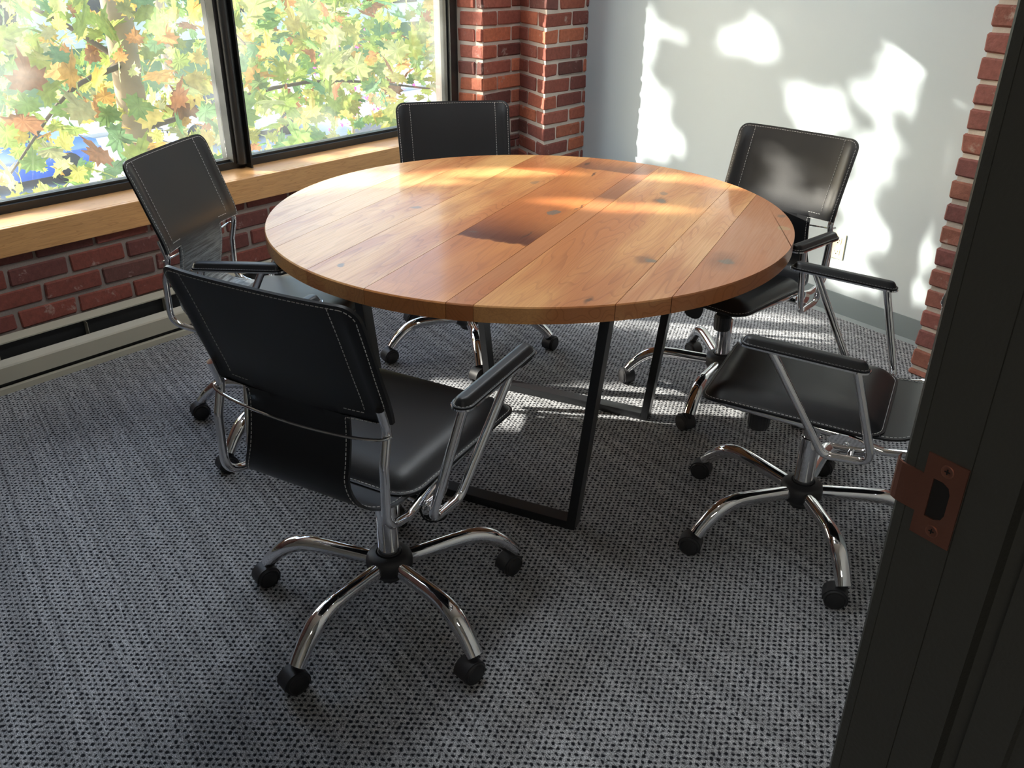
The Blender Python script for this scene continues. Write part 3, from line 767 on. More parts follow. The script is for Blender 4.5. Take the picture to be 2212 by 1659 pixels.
def table_leg(d0):
    """flat bar trapezoid frame, front face at along = d0; local X along boards, Y = -across"""
    mb = MB(); D = .045; th = .026
    zb, zt = 0.0, TZ - TT
    eo = lambda z, right: (.406 + (z / .697) * .072) if right else (-.232 - (z / .697) * .072)
    def bar(e0a, e1a, e0b, e1b, za, zb2):
        ps = []
        for z, e0, e1 in ((za, e0a, e1a), (zb2, e0b, e1b)):
            ps += [(d0, -e0, z), (d0, -e1, z), (d0 + D, -e1, z), (d0 + D, -e0, z)]
        mb.hexa(ps)
    bar(eo(0, 1) - th, eo(0, 1), eo(zt, 1) - th, eo(zt, 1), 0, zt)
    bar(eo(0, 0), eo(0, 0) + th, eo(zt, 0), eo(zt, 0) + th, 0, zt)
    bar(eo(0, 0) + th, eo(0, 1) - th, eo(th, 0) + th, eo(th, 1) - th, 0, th)
    bar(eo(zt - .02, 0) + th, eo(zt - .02, 1) - th, eo(zt, 0) + th, eo(zt, 1) - th, zt - .02, zt - .0005)
    return mb
table_leg(-.570).build('leg_frame', MAT['steel_black'], tb, bevel=.0015)
table_leg(.140).build('leg_frame', MAT['steel_black'], tb, bevel=.0015)

# ------------------------------------------------------------------ office chair
def cushion(mb, L0, L1, wf, rcorner, flange, rise, bw, base, xf, ny=44, nx=26, droop=0.0, thick=.006):
    """padded leather panel. y in [L0,L1]; wf(y)=half width; xf maps (x,y,z)->Vector. Returns edge polyline for stitching."""
    ys = []
    for j in range(ny + 1):
        t = j / ny; t = .5 - .5 * cos(pi * t); ys.append(L0 + (L1 - L0) * t)
    def hw(y):
        d = min(y - L0, L1 - y); w_ = wf(y)
        if d < rcorner: w_ = w_ - rcorner + sqrt(max(0, rcorner ** 2 - (rcorner - d) ** 2))
        return max(w_, .0015)
    def height(x, y):
        dx = hw(y) - abs(x); dy = min(y - L0, L1 - y)
        # rounded distance
        d = dx if dx < dy else dy
        cy = rcorner - dy; cx = abs(x) - (wf(y) - rcorner)
        if cy > 0 and cx > 0: d = min(d, rcorner - sqrt(cx * cx + cy * cy))
        t = max(0, min(1, (d - flange) / bw)); t = 1 - (1 - t) ** 2.4
        dr_ = droop * max(0, (y - (L1 - .07)) / .07) ** 2
        return rise * t - dr_
    xs = [-cos(pi * i / nx) * .5 + .5 for i in range(nx + 1)]; xs = [2 * x - 1 for x in xs]
    top = []; bot = []
    for y in ys:
        for x in xs:
            X = x * hw(y); dr_ = droop * max(0, (y - (L1 - .07)) / .07) ** 2
            top.append(xf(X, y, base + height(X, y))); bot.append(xf(X, y, base - thick - dr_))
    n = nx + 1; fs = []; b = len(top)
    for j in range(ny):
        for i in range(nx):
            a_ = j * n + i; fs.append((a_, a_ + 1, a_ + n + 1, a_ + n)); fs.append((b + a_ + n, b + a_ + n + 1, b + a_ + 1, b + a_))
    for j in range(ny):
        for i in (0, nx):
            a_ = j * n + i; fs.append((a_, a_ + n, b + a_ + n, b + a_))
    for i in range(nx):
        for j in (0, ny):
            a_ = j * n + i; fs.append((a_, a_ + 1, b + a_ + 1, b + a_))
    mb.add(top + bot, fs, 0, True)
    # stitch line
    e = flange * .85; pts = []
    def inset(sx, y):
        y_ = max(L0 + e, min(L1 - e, y)); 
        w_ = wf(y_); rc_ = max(rcorner - e, .001); d = min(y_ - (L0 + e), (L1 - e) - y_)
        h_ = w_ - e
        if d < rc_: h_ = h_ - rc_ + sqrt(max(0, rc_ ** 2 - (rc_ - d) ** 2))
        return sx * h_, y_
    yy = [L0 + e + (L1 - L0 - 2 * e) * (.5 - .5 * cos(pi * k / 60)) for k in range(61)]
    for sx in (1, -1):
        seq = yy if sx == 1 else yy[::-1]
        for y in seq:
            X, Y = inset(sx, y); pts.append(xf(X, Y, base + height(X, Y) + .0003))
    pts.append(pts[0])
    return pts

def make_chair(dz=0.0):
    root = empty('office_chair')
    up = []      # parts that ride on the gas lift
    # ---- leather sling: back panel and strip
    prof = spline([Vector((0, y, z)) for y, z in [(-.349, .936), (-.320, .860), (-.290, .775), (-.262, .695), (-.257, .640), (-.266, .575), (-.278, .520), (-.272, .480), (-.240, .455), (-.185, .446), (-.110, .444), (-.030, .440)]], 7)
    cum = [0]
    for i in range(1, len(prof)): cum.append(cum[-1] + (prof[i] - prof[i - 1]).length)
    def at(s):
        for i in range(1, len(cum)):
            if s <= cum[i] or i == len(cum) - 1:
                f = (s - cum[i - 1]) / (cum[i] - cum[i - 1]); f = min(max(f, 0), 1)
                t = (prof[i] - prof[i - 1]).normalized(); return prof[i - 1].lerp(prof[i], f), t
    S = cum[-1]
    sN = next(cum[i] for i in range(len(prof)) if prof[i].z <= .672)       # panel bottom
    sF = next(cum[i] for i in range(len(prof)) if prof[i].z <= .545)        # flare begins
    sB = next(cum[i] for i in range(len(prof)) if prof[i].y >= -.19 and prof[i].z < .5)
    rc_ = .034
    def hw(s):
        if s <= sN:
            w_ = .231 - .007 * s / sN
            if s < rc_: w_ = w_ - rc_ + sqrt(max(0, rc_ ** 2 - (rc_ - s) ** 2))
            return w_
        if s < sF: return .131
        t = min(1, (s - sF) / (sB - sF)); return .131 + (.186 - .131) * (t * t * (3 - 2 * t))
    def surf(x, s, off):
        p, t = at(s); n = Vector((0, -t.z, t.y))           # rear-facing normal
        if n.y > 0 and s < sF: n = -n
        n = Vector((0, t.z, -t.y)) if Vector((0, t.z, -t.y)).dot(Vector((0, -1, -.3))) > 0 else Vector((0, -t.z, t.y))
        q = Vector((x, p.y, p.z))
        if s <= sN:
            fade = 1
            q.y += .016 * (abs(x) / .23) ** 3
            off = off + (.0062 * math.exp(-((abs(x) - .208) / .013) ** 2)) * (1 if off > 0 else -1) * min(1, s / .05)
        return q + n * off
    svals = [0, .0015, .004, .008, .014, .022, .034] + [.034 + (sN - .034) * k / 16 for k in range(1, 17)]
    svals += [sN + .0006] + [sN + (S - sN) * k / 34 for k in range(1, 35)]
    nx = 44; xsn = []
    for i in range(nx + 1): xsn.append(-1 + 2 * i / nx)
    mb = MB(); top = []; bot = []
    TH = .0028
    for s in svals:
        for x in xsn:
            X = x * hw(s); top.append(surf(X, s, TH)); bot.append(surf(X, s, -TH))
    n = nx + 1; fs = []; b = len(top); m = len(svals)
    for j in range(m - 1):
        for i in range(nx):
            a_ = j * n + i; fs.append((a_, a_ + 1, a_ + n + 1, a_ + n)); fs.append((b + a_ + n, b + a_ + n + 1, b + a_ + 1, b + a_))
        for i in (0, nx):
            a_ = j * n + i; fs.append((a_, a_ + n, b + a_ + n, b + a_))
    for i in range(nx):
        for j in (0, m - 1):
            a_ = j * n + i; fs.append((a_, a_ + 1, b + a_ + 1, b + a_))
    mb.add(top + bot, fs, 0, True)
    back = mb.build('backrest', MAT['leather'], root); up.append(back)
    md = back.modifiers.new('edge', 'EDGE_SPLIT'); md.split_angle = radians(50)
    st = MB()
    for off in (TH + .0002, -TH - .0002):
        def nrm(s):
            p, t = at(s); v = Vector((0, t.z, -t.y)) if Vector((0, t.z, -t.y)).dot(Vector((0, -1, -.3))) > 0 else Vector((0, -t.z, t.y))
            return v * (1 if off > 0 else -1)
        # outer border
        e = .008
        def line(fx, s0, s1, k=60):
            pts = []; ns = []
            for q in range(k + 1):
                s = s0 + (s1 - s0) * q / k; pts.append(surf(fx(s), s, off)); ns.append(nrm(s))
            stitches(st, pts, ns)
        for sx in (1, -1):
            def rim(s, sx=sx):
                rr = rc_ - e; w_ = .231 - .007 * s / sN - e; d = s - e
                if d < rr: w_ = w_ - rr + sqrt(max(0, rr ** 2 - (rr - d) ** 2))
                return sx * w_
            line(rim, e, e + .026, 20); line(rim, e + .026, sN - .004)
            line(lambda s: sx * (.231 - .058 - .004 * s / sN), e, sN - .016)
            line(lambda s: sx * (hw(s) - .009), sN - .016, S * .93, 80)
            pts = [surf(sx * x, sN - .016, off) for x in [.1215 + (.170 - .1215) * k / 8 for k in range(9)]]
            stitches(st, pts, nrm(sN - .016))
        x1 = .231 - rc_
        pts = [surf(-x1 + 2 * x1 * k / 20, e, off) for k in range(21)]; stitches(st, pts, nrm(e))
    st.build('stitching', MAT['thread'], back)
    # ---- seat
    sm = MB()
    wf = lambda y: .203 + (.221 - .203) * (y + .17) / .43
    def xf(x, y, z): return Vector((x, y, z + .452 + (y + .17) / .43 * .020))
    # flange plane rises gently to the front; pad top 2.8 cm above it
    pts = cushion(sm, -.180, .272, wf, .058, .008, .029, .065, 0, xf, droop=.012)
    seat = sm.build('seat', MAT['leather'], root); up.append(seat)
    ss = MB(); stitches(ss, pts, (0, 0, 1)); ss.build('stitching', MAT['thread'], seat)
    # ---- tubular frame
    fr = MB()
    half = [(.212, -.266, .708), (.212, -.249, .655), (.214, -.268, .585), (.214, -.274, .445), (.208, -.190, .424), (.198, -.080, .440), (.194, .235, .456)]
    left = [(-x, y, z) for x, y, z in reversed(half)]
    path = fillet(half + left, [0, .05, .06, .05, .05, .04, .035] + [.035, .04, .05, .05, .06, .05, 0], 6)
    fr.tube(path, .0098, 14)
    frame = fr.build('frame', MAT['chrome'], root); up.append(frame)
    rd = MB()
    pr = spline([(-.228, -.256, .650), (-.205, -.268, .642), (-.13, -.277, .634), (0, -.282, .630), (.13, -.277, .634), (.205, -.268, .642), (.228, -.256, .650)], 6)
    rd.tube(pr, .0032, 8)
    up.append(rd.build('back_rod', MAT['chrome'], root))
    # ---- arms
    for sx in (1, -1):
        am = MB()
        A0 = Vector((.290 * sx, -.100, .680)); A1 = Vector((.297 * sx, .155, .695))
        dv = (A1 - A0); ll = dv.length; yv = dv.normalized(); xv = yv.cross(Vector((0, 0, 1))).normalized(); zv = xv.cross(yv)
        def xa(x, y, z): return A0 + xv * x + yv * y + zv * z
        arm = empty('armrest', (0, 0, 0), 0, root); up.append(arm)
        ap = MB()
        pts = cushion(ap, -.026, ll + .012, lambda y: .0245, .0243, .0045, .0145, .012, -.0125, xa, ny=36, nx=14, thick=.003)
        pad = ap.build('pad', MAT['leather'], arm)
        sa = MB(); stitches(sa, pts, zv, dash=.005, gap=.003, w=.0005)
        # thread is part of the pad mesh's own child level limit, so it joins the pad as a second part of the arm
        sa.build('stitching', MAT['thread'], arm)
        at_ = MB()
        cushion(at_, -.028, ll + .014, lambda y: .0255, .0253, .001, .0004, .002, -.0160, xa, ny=24, nx=8, thick=.0045)
        # loop tube
        c1 = Vector((.246 * sx, -.168, .408)); c2 = Vector((.246 * sx, -.055, .400))
        tp = fillet([A0 + Vector((0, .004, -.018)), c1, c2, A1 + Vector((0, -.055, -.018))], [0, .030, .034, 0], 8)
        at_.tube(tp, .0105, 14)
        at_.build('arm_tube', MAT['chrome'], arm)
        br = MB()
        br.tube([(.243 * sx, -.118, .404), (.150 * sx, -.112, .408)], .0095, 12)
        ov = [(.0, 0)]
        n_ = 18; vs = []
        for xx in (.219, .223):
            for k in range(n_):
                a_ = 2 * pi * k / n_; vs.append((xx * sx, -.110 + .050 * cos(a_) , .426 + .026 * sin(a_) + .008 * cos(a_)))
        br.add(vs, [tuple(range(n_)), tuple(range(2 * n_ - 1, n_ - 1, -1))] + [(k, (k + 1) % n_, n_ + (k + 1) % n_, n_ + k) for k in range(n_)])
        mt = Matrix.Translation((.223 * sx, -.104, .430)) @ Matrix.Rotation(pi / 2 * sx, 4, 'Y')
        br.lathe([(0, .004), (.005, .0035), (.007, .001), (.007, 0)], 12, mat=mt)
        br.build('bracket', MAT['chrome'], arm)
    # ---- mechanism, knob, lever
    mm = MB()
    mm.box((0, -.01, .398), .10, .20, .034); mm.box((0, -.06, .424), .37, .045, .010); mm.box((0, .10, .430), .36, .045, .010)
    mech = mm.build('mechanism', MAT['steel_black'], root, bevel=.006); up.append(mech)
    kn = MB(); pr = []
    seg = 40; vs = []; fs = []
    for (r, z) in [(0, .392), (.024, .392), (.0285, .386), (.0285, .345), (.026, .337), (0, .337)]:
        for k in range(seg):
            a_ = 2 * pi * k / seg; rr = r * (1 + (.03 if (k % 2 and r > .025) else 0)); vs.append((rr * cos(a_) - .065, rr * sin(a_) + .135, z))
    for i in range(5):
        for k in range(seg): fs.append((i * seg + k, i * seg + (k + 1) % seg, (i + 1) * seg + (k + 1) % seg, (i + 1) * seg + k))
    kn.add(vs, fs, 0, False)
    up.append(kn.build('tension_knob', MAT['plastic'], root))
    lv = MB(); lv.tube([(.04, .0, .378), (.10, -.005, .372), (.125, -.008, .360)], .005, 10)
    lever = lv.build('lever', MAT['chrome'], root); up.append(lever)
    lp = MB()
    B0 = Vector((.125, -.012, .368)); yv = Vector((.30, .02, -.95)).normalized(); xv = Vector((.9, .35, 0)).normalized(); xv = (xv - yv * xv.dot(yv)).normalized(); zv = xv.cross(yv)
    if zv.y > 0: xv = -xv; zv = -zv
    def xl(x, y, z): return B0 + xv * x + yv * y + zv * z
    pts = cushion(lp, 0, .098, lambda y: .023 + .010 * min(1, y / .06), .026, .007, .004, .008, 0, xl, ny=20, nx=12, thick=.005)
    pad = lp.build('lever_paddle', MAT['leather'], root); up.append(pad)
    s2 = MB(); stitches(s2, pts, zv, dash=.005, gap=.003, w=.0005); s2.build('stitching', MAT['thread'], pad)
    # ---- gas lift
    gl = MB()
    gl.lathe([(0, .150), (.0265, .150), (.0265, .300), (.0255, .303), (.0215, .304), (.0215, .392), (0, .392)], 28)
    gl.lathe([(.0268, .150), (.0290, .152), (.0290, .163), (.0268, .165)], 28, mi=1)
    lift = gl.build('gas_lift', [MAT['chrome'], MAT['plastic']], root)
    # ---- star base
    hb = MB(); hb.lathe([(.0275, .156), (.033, .161), (.047, .158), (.056, .149), (.0585, .138), (.0575, .120), (.050, .106), (.036, .098), (.030, .088), (.026, .080), (0, .080)], 36)
    base = hb.build('star_base', MAT['plastic'], root)
    lg = MB()
    pa_ = spline([(.046, 0, .131), (.11, 0, .137), (.175, 0, .143), (.222, 0, .144), (.262, 0, .133), (.295, 0, .110), (.322, 0, .083), (.338, 0, .064)], 5)
    nn = len(pa_); rs = []; fl_ = []
    for i in range(nn):
        t = i / (nn - 1)
        r_ = .0195 + .0030 * math.exp(-((t - .58) / .17) ** 2) + .0012 * t
        rs.append(r_); fl_.append(1 - .10 * math.exp(-((t - .58) / .15) ** 2) - .15 * max(0, (t - .62) / .38))
    lg.tube(pa_, rs, 18, flat=fl_)
    leg0 = lg.build('leg', MAT['chrome'], base)
    cs = MB()
    # caster: origin under the stem, axle along local x, wheels trail toward -y
    cy_, cz = -.014, .0285
    cs.tube([(0, 0, .074), (0, 0, .050)], .0055, 10, mi=1)
    for sx in (-1, 1):
        mt = Matrix.Translation((sx * .0065, cy_, cz)) @ Matrix.Rotation(sx * pi / 2, 4, 'Y')
        cs.lathe([(0, 0), (.0272, 0), (.0285, .003), (.0285, .014), (.0262, .0172), (.0235, .0172), (.0225, .0160), (.0215, .0178), (.012, .0198), (0, .0204)], 28, mi=2, mat=mt)
    # hood
    n_ = 18; vs = []; fs = []
    a_s = [radians(-28) + radians(216) * k / n_ for k in range(n_ + 1)]
    for a_ in a_s:
        for (xx, rr) in ((-.0195, .0285), (-.0195, .0318), (.0195, .0318), (.0195, .0285)):
            vs.append((xx, cy_ + rr * cos(a_), cz + rr * sin(a_)))
    for k in range(n_):
        for j in range(4):
            fs.append((k * 4 + j, k * 4 + (j + 1) % 4, (k + 1) * 4 + (j + 1) % 4, (k + 1) * 4 + j))
    fs += [(0, 1, 2, 3), tuple(n_ * 4 + j for j in (3, 2, 1, 0))]
    cs.add(vs, fs, 0, False)
    cs.tube([(0, 0, .064), (0, -.002, .050)], .0125, 14, mi=0)
    cast0 = cs.build('caster', [MAT['plastic'], MAT['chrome'], MAT['wheel']], base)
    for k in range(5):
        a_ = 2 * pi * k / 5
        lgk = leg0 if k == 0 else leg0.copy()
        ck = cast0 if k == 0 else cast0.copy()
        if k: col.objects.link(lgk); col.objects.link(ck); lgk.parent = base; ck.parent = base
        lgk.rotation_euler = (0, 0, a_)
        ck.location = (.3345 * cos(a_), .3345 * sin(a_), 0)
    for o_ in up: o_.location.z += 0
    return root
proto = make_chair()
LOWER = ('star_base', 'gas_lift')
def setup(ch, hub, yaw, base_az, dz, cast_az, label):
    """hub xy, seat heading (deg), azimuth of one base leg (deg), height offset, caster axle azimuth (deg)"""
    ch.location = (hub[0], hub[1], 0); ch.rotation_euler = (0, 0, radians(yaw) - pi / 2)
    ch['label'] = label; ch['category'] = 'chair'; ch['group'] = 'black leather office chairs around the table'
    for c in ch.children:
        nm = c.name.split('.')[0]
        if nm not in LOWER: c.location.z = dz
        if nm == 'gas_lift': c.scale.z = 1.0
        if nm == 'star_base':
            c.rotation_euler.z = radians(base_az) - (radians(yaw) - pi / 2)
            for k, q in enumerate([x for x in c.children if x.name.split('.')[0] == 'caster']):
                q.rotation_euler.z = radians(cast_az[k % len(cast_az)]) - radians(base_az)
SPEC = [
 ((-.3019, 1.7493), 61.58, 167.11, .034, [-52, -50, -46, -50, 20], 'nearest black leather office chair with its back to the camera, in front of the table'),
 ((.8221, 2.0810), 153.14, 129.15, -.005, [-118, -112, -108, -95, -120], 'black leather office chair partly hidden by the dark door jamb, both armrests showing'),
 ((.7712, 2.9298), 225.27, 96.91, -.020, [30, 200, 210, 10, 60], 'black leather office chair with sun spots on its back, before the white wall'),
 ((-.7500, 2.6700), -10.9, 173.5, -.001, [-60, -50, -70, -40, -60], 'black leather office chair under the left window with pale scratches low on its back'),
 ((-.1850, 3.3350), 281.0, 137.0, -.010, [-60, -50, -40, 140, -30], 'black leather office chair facing the camera across the table, by the corner column'),
]
chairs = [proto] + [copy_tree(proto) for _ in range(4)]
for ch, s in zip(chairs, SPEC): setup(ch, *s)

# scratches: worn leather on the chair by the window
mw, t_, b_ = newmat('worn_black_leather')
b_.inputs['Roughness'].default_value = 0.40
tc_ = N(t_, 'ShaderNodeTexCoord'); sp_ = N(t_, 'ShaderNodeSeparateXYZ'); L(t_, tc_.outputs['Object'], sp_.inputs[0])
mp_ = N(t_, 'ShaderNodeMapping'); mp_.inputs['Scale'].default_value = (9, 9, 150); mp_.inputs['Rotation'].default_value = (0, radians(14), 0); L(t_, tc_.outputs['Object'], mp_.inputs['Vector'])
ns_ = N(t_, 'ShaderNodeTexNoise'); ns_.inputs['Scale'].default_value = 1.4; ns_.inputs['Detail'].default_value = 5; ns_.inputs['Roughness'].default_value = .7; L(t_, mp_.outputs[0], ns_.inputs['Vector'])
zone = math_(t_, 'MULTIPLY', maprange(t_, sp_.outputs[2], .42, .48, 0, 1, True), maprange(t_, sp_.outputs[2], .56, .70, 1, 0, True))
k_ = math_(t_, 'MULTIPLY', maprange(t_, ns_.outputs['Fac'], .40, .60, 0.18, 1.0), zone)
L(t_, mixc(t_, k_, (0.014, 0.015, 0.017), (0.34, 0.38, 0.40)), b_.inputs['Base Color'])
MAT['worn'] = mw
for c in chairs[3].children:
    if c.name.split('.')[0] == 'backrest':
        c.data = c.data.copy(); c.data.materials[0] = mw

# ------------------------------------------------------------------ outside: street, cars, building
GZ = -3.3
st_ = MB()
def obq(mb, u0, u1, n0, n1, z0, z1, mi=0): wbox(mb, u0, u1, n0, n1, z0, z1, mi)
obq(st_, -60, 60, 12.0, 24, GZ - .2, GZ)
tag(st_.build('ground_road', MAT['street']), kind='structure')
sw = MB(); obq(sw, -60, 60, 4.0, 12.0, GZ - .2, GZ + .10); obq(sw, -60, 60, 24, 29, GZ - .2, GZ + .10)
tag(sw.build('ground_sidewalk', MAT['walk']), kind='structure')
gr = MB(); obq(gr, -60, 60, 29, 60, GZ - .2, GZ + .05); tag(gr.build('ground_lawn', MAT['lawn']), kind='structure')
def make_car(paint):
    root = empty('parked_car')
    body = MB()
    # length along x 4.4, width 1.8; cross sections lofted from a side profile
    sec = [(-2.2, .45, .55, .78), (-2.12, .30, .72, .84), (-1.6, .22, .88, .88), (-.9, .20, .94, .90), (.2, .20, .95, .90), (1.2, .20, .93, .90), (1.75, .22, .90, .88), (2.12, .30, .80, .84), (2.2, .45, .62, .78)]
    vs = []; fs = []
    ringn = 8
    for x, z0, z1, hw_ in sec:
        vs += [(x, -hw_ * .94, z0), (x, -hw_, z0 + .18), (x, -hw_ * .99, z1 - .12), (x, -hw_ * .90, z1), (x, hw_ * .90, z1), (x, hw_ * .99, z1 - .12), (x, hw_, z0 + .18), (x, hw_ * .94, z0)]
    for i in range(len(sec) - 1):
        for k in range(8): fs.append((i * 8 + k, i * 8 + (k + 1) % 8, (i + 1) * 8 + (k + 1) % 8, (i + 1) * 8 + k))
    fs += [tuple(range(8)), tuple((len(sec) - 1) * 8 + k for k in range(7, -1, -1))]
    body.add(vs, fs, 0, True); body.build('body', paint, root, loc=(0, 0, 0))
    cab = MB(); vs = []
    cs_ = [(-1.85, .90, .80), (-1.05, 1.40, .66), (.25, 1.46, .66), (1.05, .92, .80)]
    for (x, z, h) in ((-1.9, .90, .82), (1.2, .90, .82), (.45, 1.42, .64), (-1.2, 1.42, .64)): vs.append((x, -h, z))
    for (x, z, h) in ((-1.9, .90, .82), (1.2, .90, .82), (.45, 1.42, .64), (-1.2, 1.42, .64)): vs.append((x, h, z))
    cab.add(vs, [(0, 1, 2, 3), (7, 6, 5, 4), (0, 4, 5, 1), (1, 5, 6, 2), (2, 6, 7, 3), (3, 7, 4, 0)])
    cab.build('windows', MAT['carglass'], root, bevel=.05)
    rf = MB(); rf.box((-.38, 0, 1.43), 1.62, 1.26, .05); rf.build('roof', paint, root, bevel=.03)
    for x in (-1.35, 1.35):
        for y in (-.82, .82):
            wh = MB(); wh.lathe([(0, -.10), (.22, -.10), (.32, -.07), (.32, .07), (.22, .10), (0, .10)], 20, mat=Matrix.Translation((x, y, .32)) @ Matrix.Rotation(pi / 2, 4, 'X'))
            wh.build('wheel', MAT['tyre'], root)
    return root
for (u, n, ang, mt, lab) in [(1.6, 14.2, 0, 'carblue', 'blue car parked nearest the building seen through the left pane'),
                              (-4.0, 14.2, 0, 'carblue', 'blue car parked farthest left seen through the leaves'),
                              (6.6, 20.5, 4, 'carblue', 'blue car on the far side of the road behind the trunk'),
                              (7.5, 14.2, 0, 'carwhite', 'white car parked beyond the window mullion'),
                              (13.5, 14.3, 0, 'cardark', 'dark car parked farthest right seen through the right pane'),
                              (13.0, 21.5, 0, 'carwhite', 'white car on the far side of the road')]:
    c_ = make_car(MAT[mt]); c_.location = P(u, n, GZ); c_.rotation_euler = (0, 0, AW + radians(ang)); tag(c_, lab, 'car', 'cars parked on the street')
fb = MB(); obq(fb, -50, 60, 44, 46, GZ, GZ + 9)
bld = empty('building', P(0, 44, GZ)); tag(bld, 'pale building across the street behind the trees', 'building')
o = fb.build('facade', MAT['facade'], bld); o.location = -P(0, 44, GZ)
for k in range(16):
    wm = MB(); obq(wm, -40 + k * 6, -37 + k * 6, 43.9, 44, GZ + 1.2, GZ + 3.6); o = wm.build('window', MAT['carglass'], bld); o.location = -P(0, 44, GZ)

# ------------------------------------------------------------------ trees
LEAF2D = [(0, -.02), (.10, .02), (.30, -.10), (.27, .04), (.46, .10), (.36, .22), (.50, .42), (.30, .38), (.26, .50), (.14, .46), (.16, .70), (.06, .72), (0, .98),
          (-.06, .72), (-.16, .70), (-.14, .46), (-.26, .50), (-.30, .38), (-.50, .42), (-.36, .22), (-.46, .10), (-.27, .04), (-.30, -.10), (-.10, .02)]
def leaf_cloud(items, name, parent):
    """items: (pos, size, rotation matrix, colour)"""
    nL = len(LEAF2D); L2 = np.array(LEAF2D); rad = np.hypot(L2[:, 0], L2[:, 1] - .3)
    V = np.zeros((len(items) * (nL + 1), 3)); F = []; C = []
    for q, (p, s, R, c) in enumerate(items):
        pts = np.zeros((nL + 1, 3)); pts[:nL, 0] = L2[:, 0]; pts[:nL, 1] = L2[:, 1] - .3; pts[:nL, 2] = -.18 * rad ** 2 * 2 + .10 * np.abs(L2[:, 0]); 
        V[q * (nL + 1):(q + 1) * (nL + 1)] = (pts * s) @ np.array(R).T + np.array(p)
        b = q * (nL + 1)
        for k in range(nL): F.append((b + nL, b + k, b + (k + 1) % nL)); C.append(c)
    me = bpy.data.meshes.new(name); me.from_pydata(V.tolist(), [], F); me.materials.append(MAT['leaf'])
    a = me.color_attributes.new('Col', 'FLOAT_COLOR', 'CORNER'); dat = np.ones((len(F), 3, 4)); dat[:, :, :3] = np.array(C)[:, None, :]
    a.data.foreach_set('color', dat.ravel()); me.update()
    o = bpy.data.objects.new(name, me); col.objects.link(o); o.parent = parent
    return o
rg = random.Random(21)
GREENS = [(.42, .50, .12), (.34, .46, .12), (.26, .42, .14), (.55, .55, .16), (.55, .60, .25), (.20, .38, .18), (.38, .50, .14), (.60, .62, .32)]
YELL = [(.78, .58, .14), (.70, .42, .12), (.80, .66, .22), (.58, .30, .12), (.42, .20, .10)]
def leafcol():
    c = rg.choice(GREENS if rg.random() < .80 else YELL); k = rg.uniform(.50, .92); return tuple(x * k for x in c)
def rmat(tilt=1.0):
    from mathutils import Euler
    return Euler((rg.gauss(0, .7 * tilt) + radians(60), rg.gauss(0, .5), rg.uniform(0, 2 * pi))).to_matrix()
def in_beam(p, rad):
    """would a leaf here cut the sunbeam that enters the window?"""
    d = (Vector(p).dot(ND) - NF)
    if d < 0: return False
    t = d / SUN.dot(ND); q = Vector(p) - SUN * t
    u = q.dot(UD); return UL - .15 - rad < u < UR + .1 + rad and SILL_Z - rad < q.z < HEAD + rad
def seg_px(p):
    v = Vector(p) - Vector((0, 0, CAM_H)); d = v.dot(F_)
    return 1106 + FPX * v.dot(R2) / d, 829.5 - FPX * v.dot(U2) / d
mt1 = empty('maple_tree', P(3.2, 6.6, GZ)); tag(mt1, 'maple tree with tan trunk and yellow-green autumn leaves close outside the window', 'tree')
def trunk(parent, base, pts, r0, r1, name='trunk'):
    mb = MB(); pp_ = spline([Vector(p) - Vector(base) for p in pts], 5); n = len(pp_)
    mb.tube(pp_, [r0 + (r1 - r0) * i / (n - 1) for i in range(n)], 14); o = mb.build(name, MAT['bark' if r0 > .03 else 'twig'], parent); return o
# leaves seen through the window
items = []
tries = 0
while len(items) < 2100 and tries < 60000:
    tries += 1
    u = rg.uniform(-1.0, 9.5); n = rg.uniform(4.5, 8.2); z = rg.uniform(-2.6, 1.6)
    p = P(u, n, z); x, y = seg_px(p)
    if not (-120 < x < 1100 and -120 < y < 520): continue
    s = rg.uniform(.10, .24)
    if in_beam(p, .12): continue
    # open pocket near the far right of the right pane and scattered gaps low down
    if x > 860 and rg.random() < .55: continue
    if y > 250 and rg.random() < .35: continue
    items.append((p - P(3.2, 6.6, GZ), s, rmat(), leafcol()))
leaf_cloud(items, 'foliage', mt1)
B1 = P(3.2, 6.6, GZ)
trunk(mt1, B1, [B1, P(3.2, 6.6, -1), P(3.25, 6.6, 1.5), P(3.3, 6.65, 4.5), P(3.3, 6.7, 7)], .13, .07)
for k in range(16):
    z = rg.uniform(-1.5, 2.5); a = rg.uniform(0, 2 * pi); ln = rg.uniform(1.2, 3.0)
    s0 = P(3.22, 6.6, z); e0 = s0 + Vector((cos(a) * ln, sin(a) * ln, rg.uniform(-.5, .6)))
    mid = (s0 + e0) / 2 + Vector((0, 0, rg.uniform(.0, .3)))
    if any(in_beam(q, .05) or q.dot(ND) < 4.4 for q in (mid, e0)): continue
    trunk(mt1, B1, [s0, mid, e0], .022, .006, 'branch')
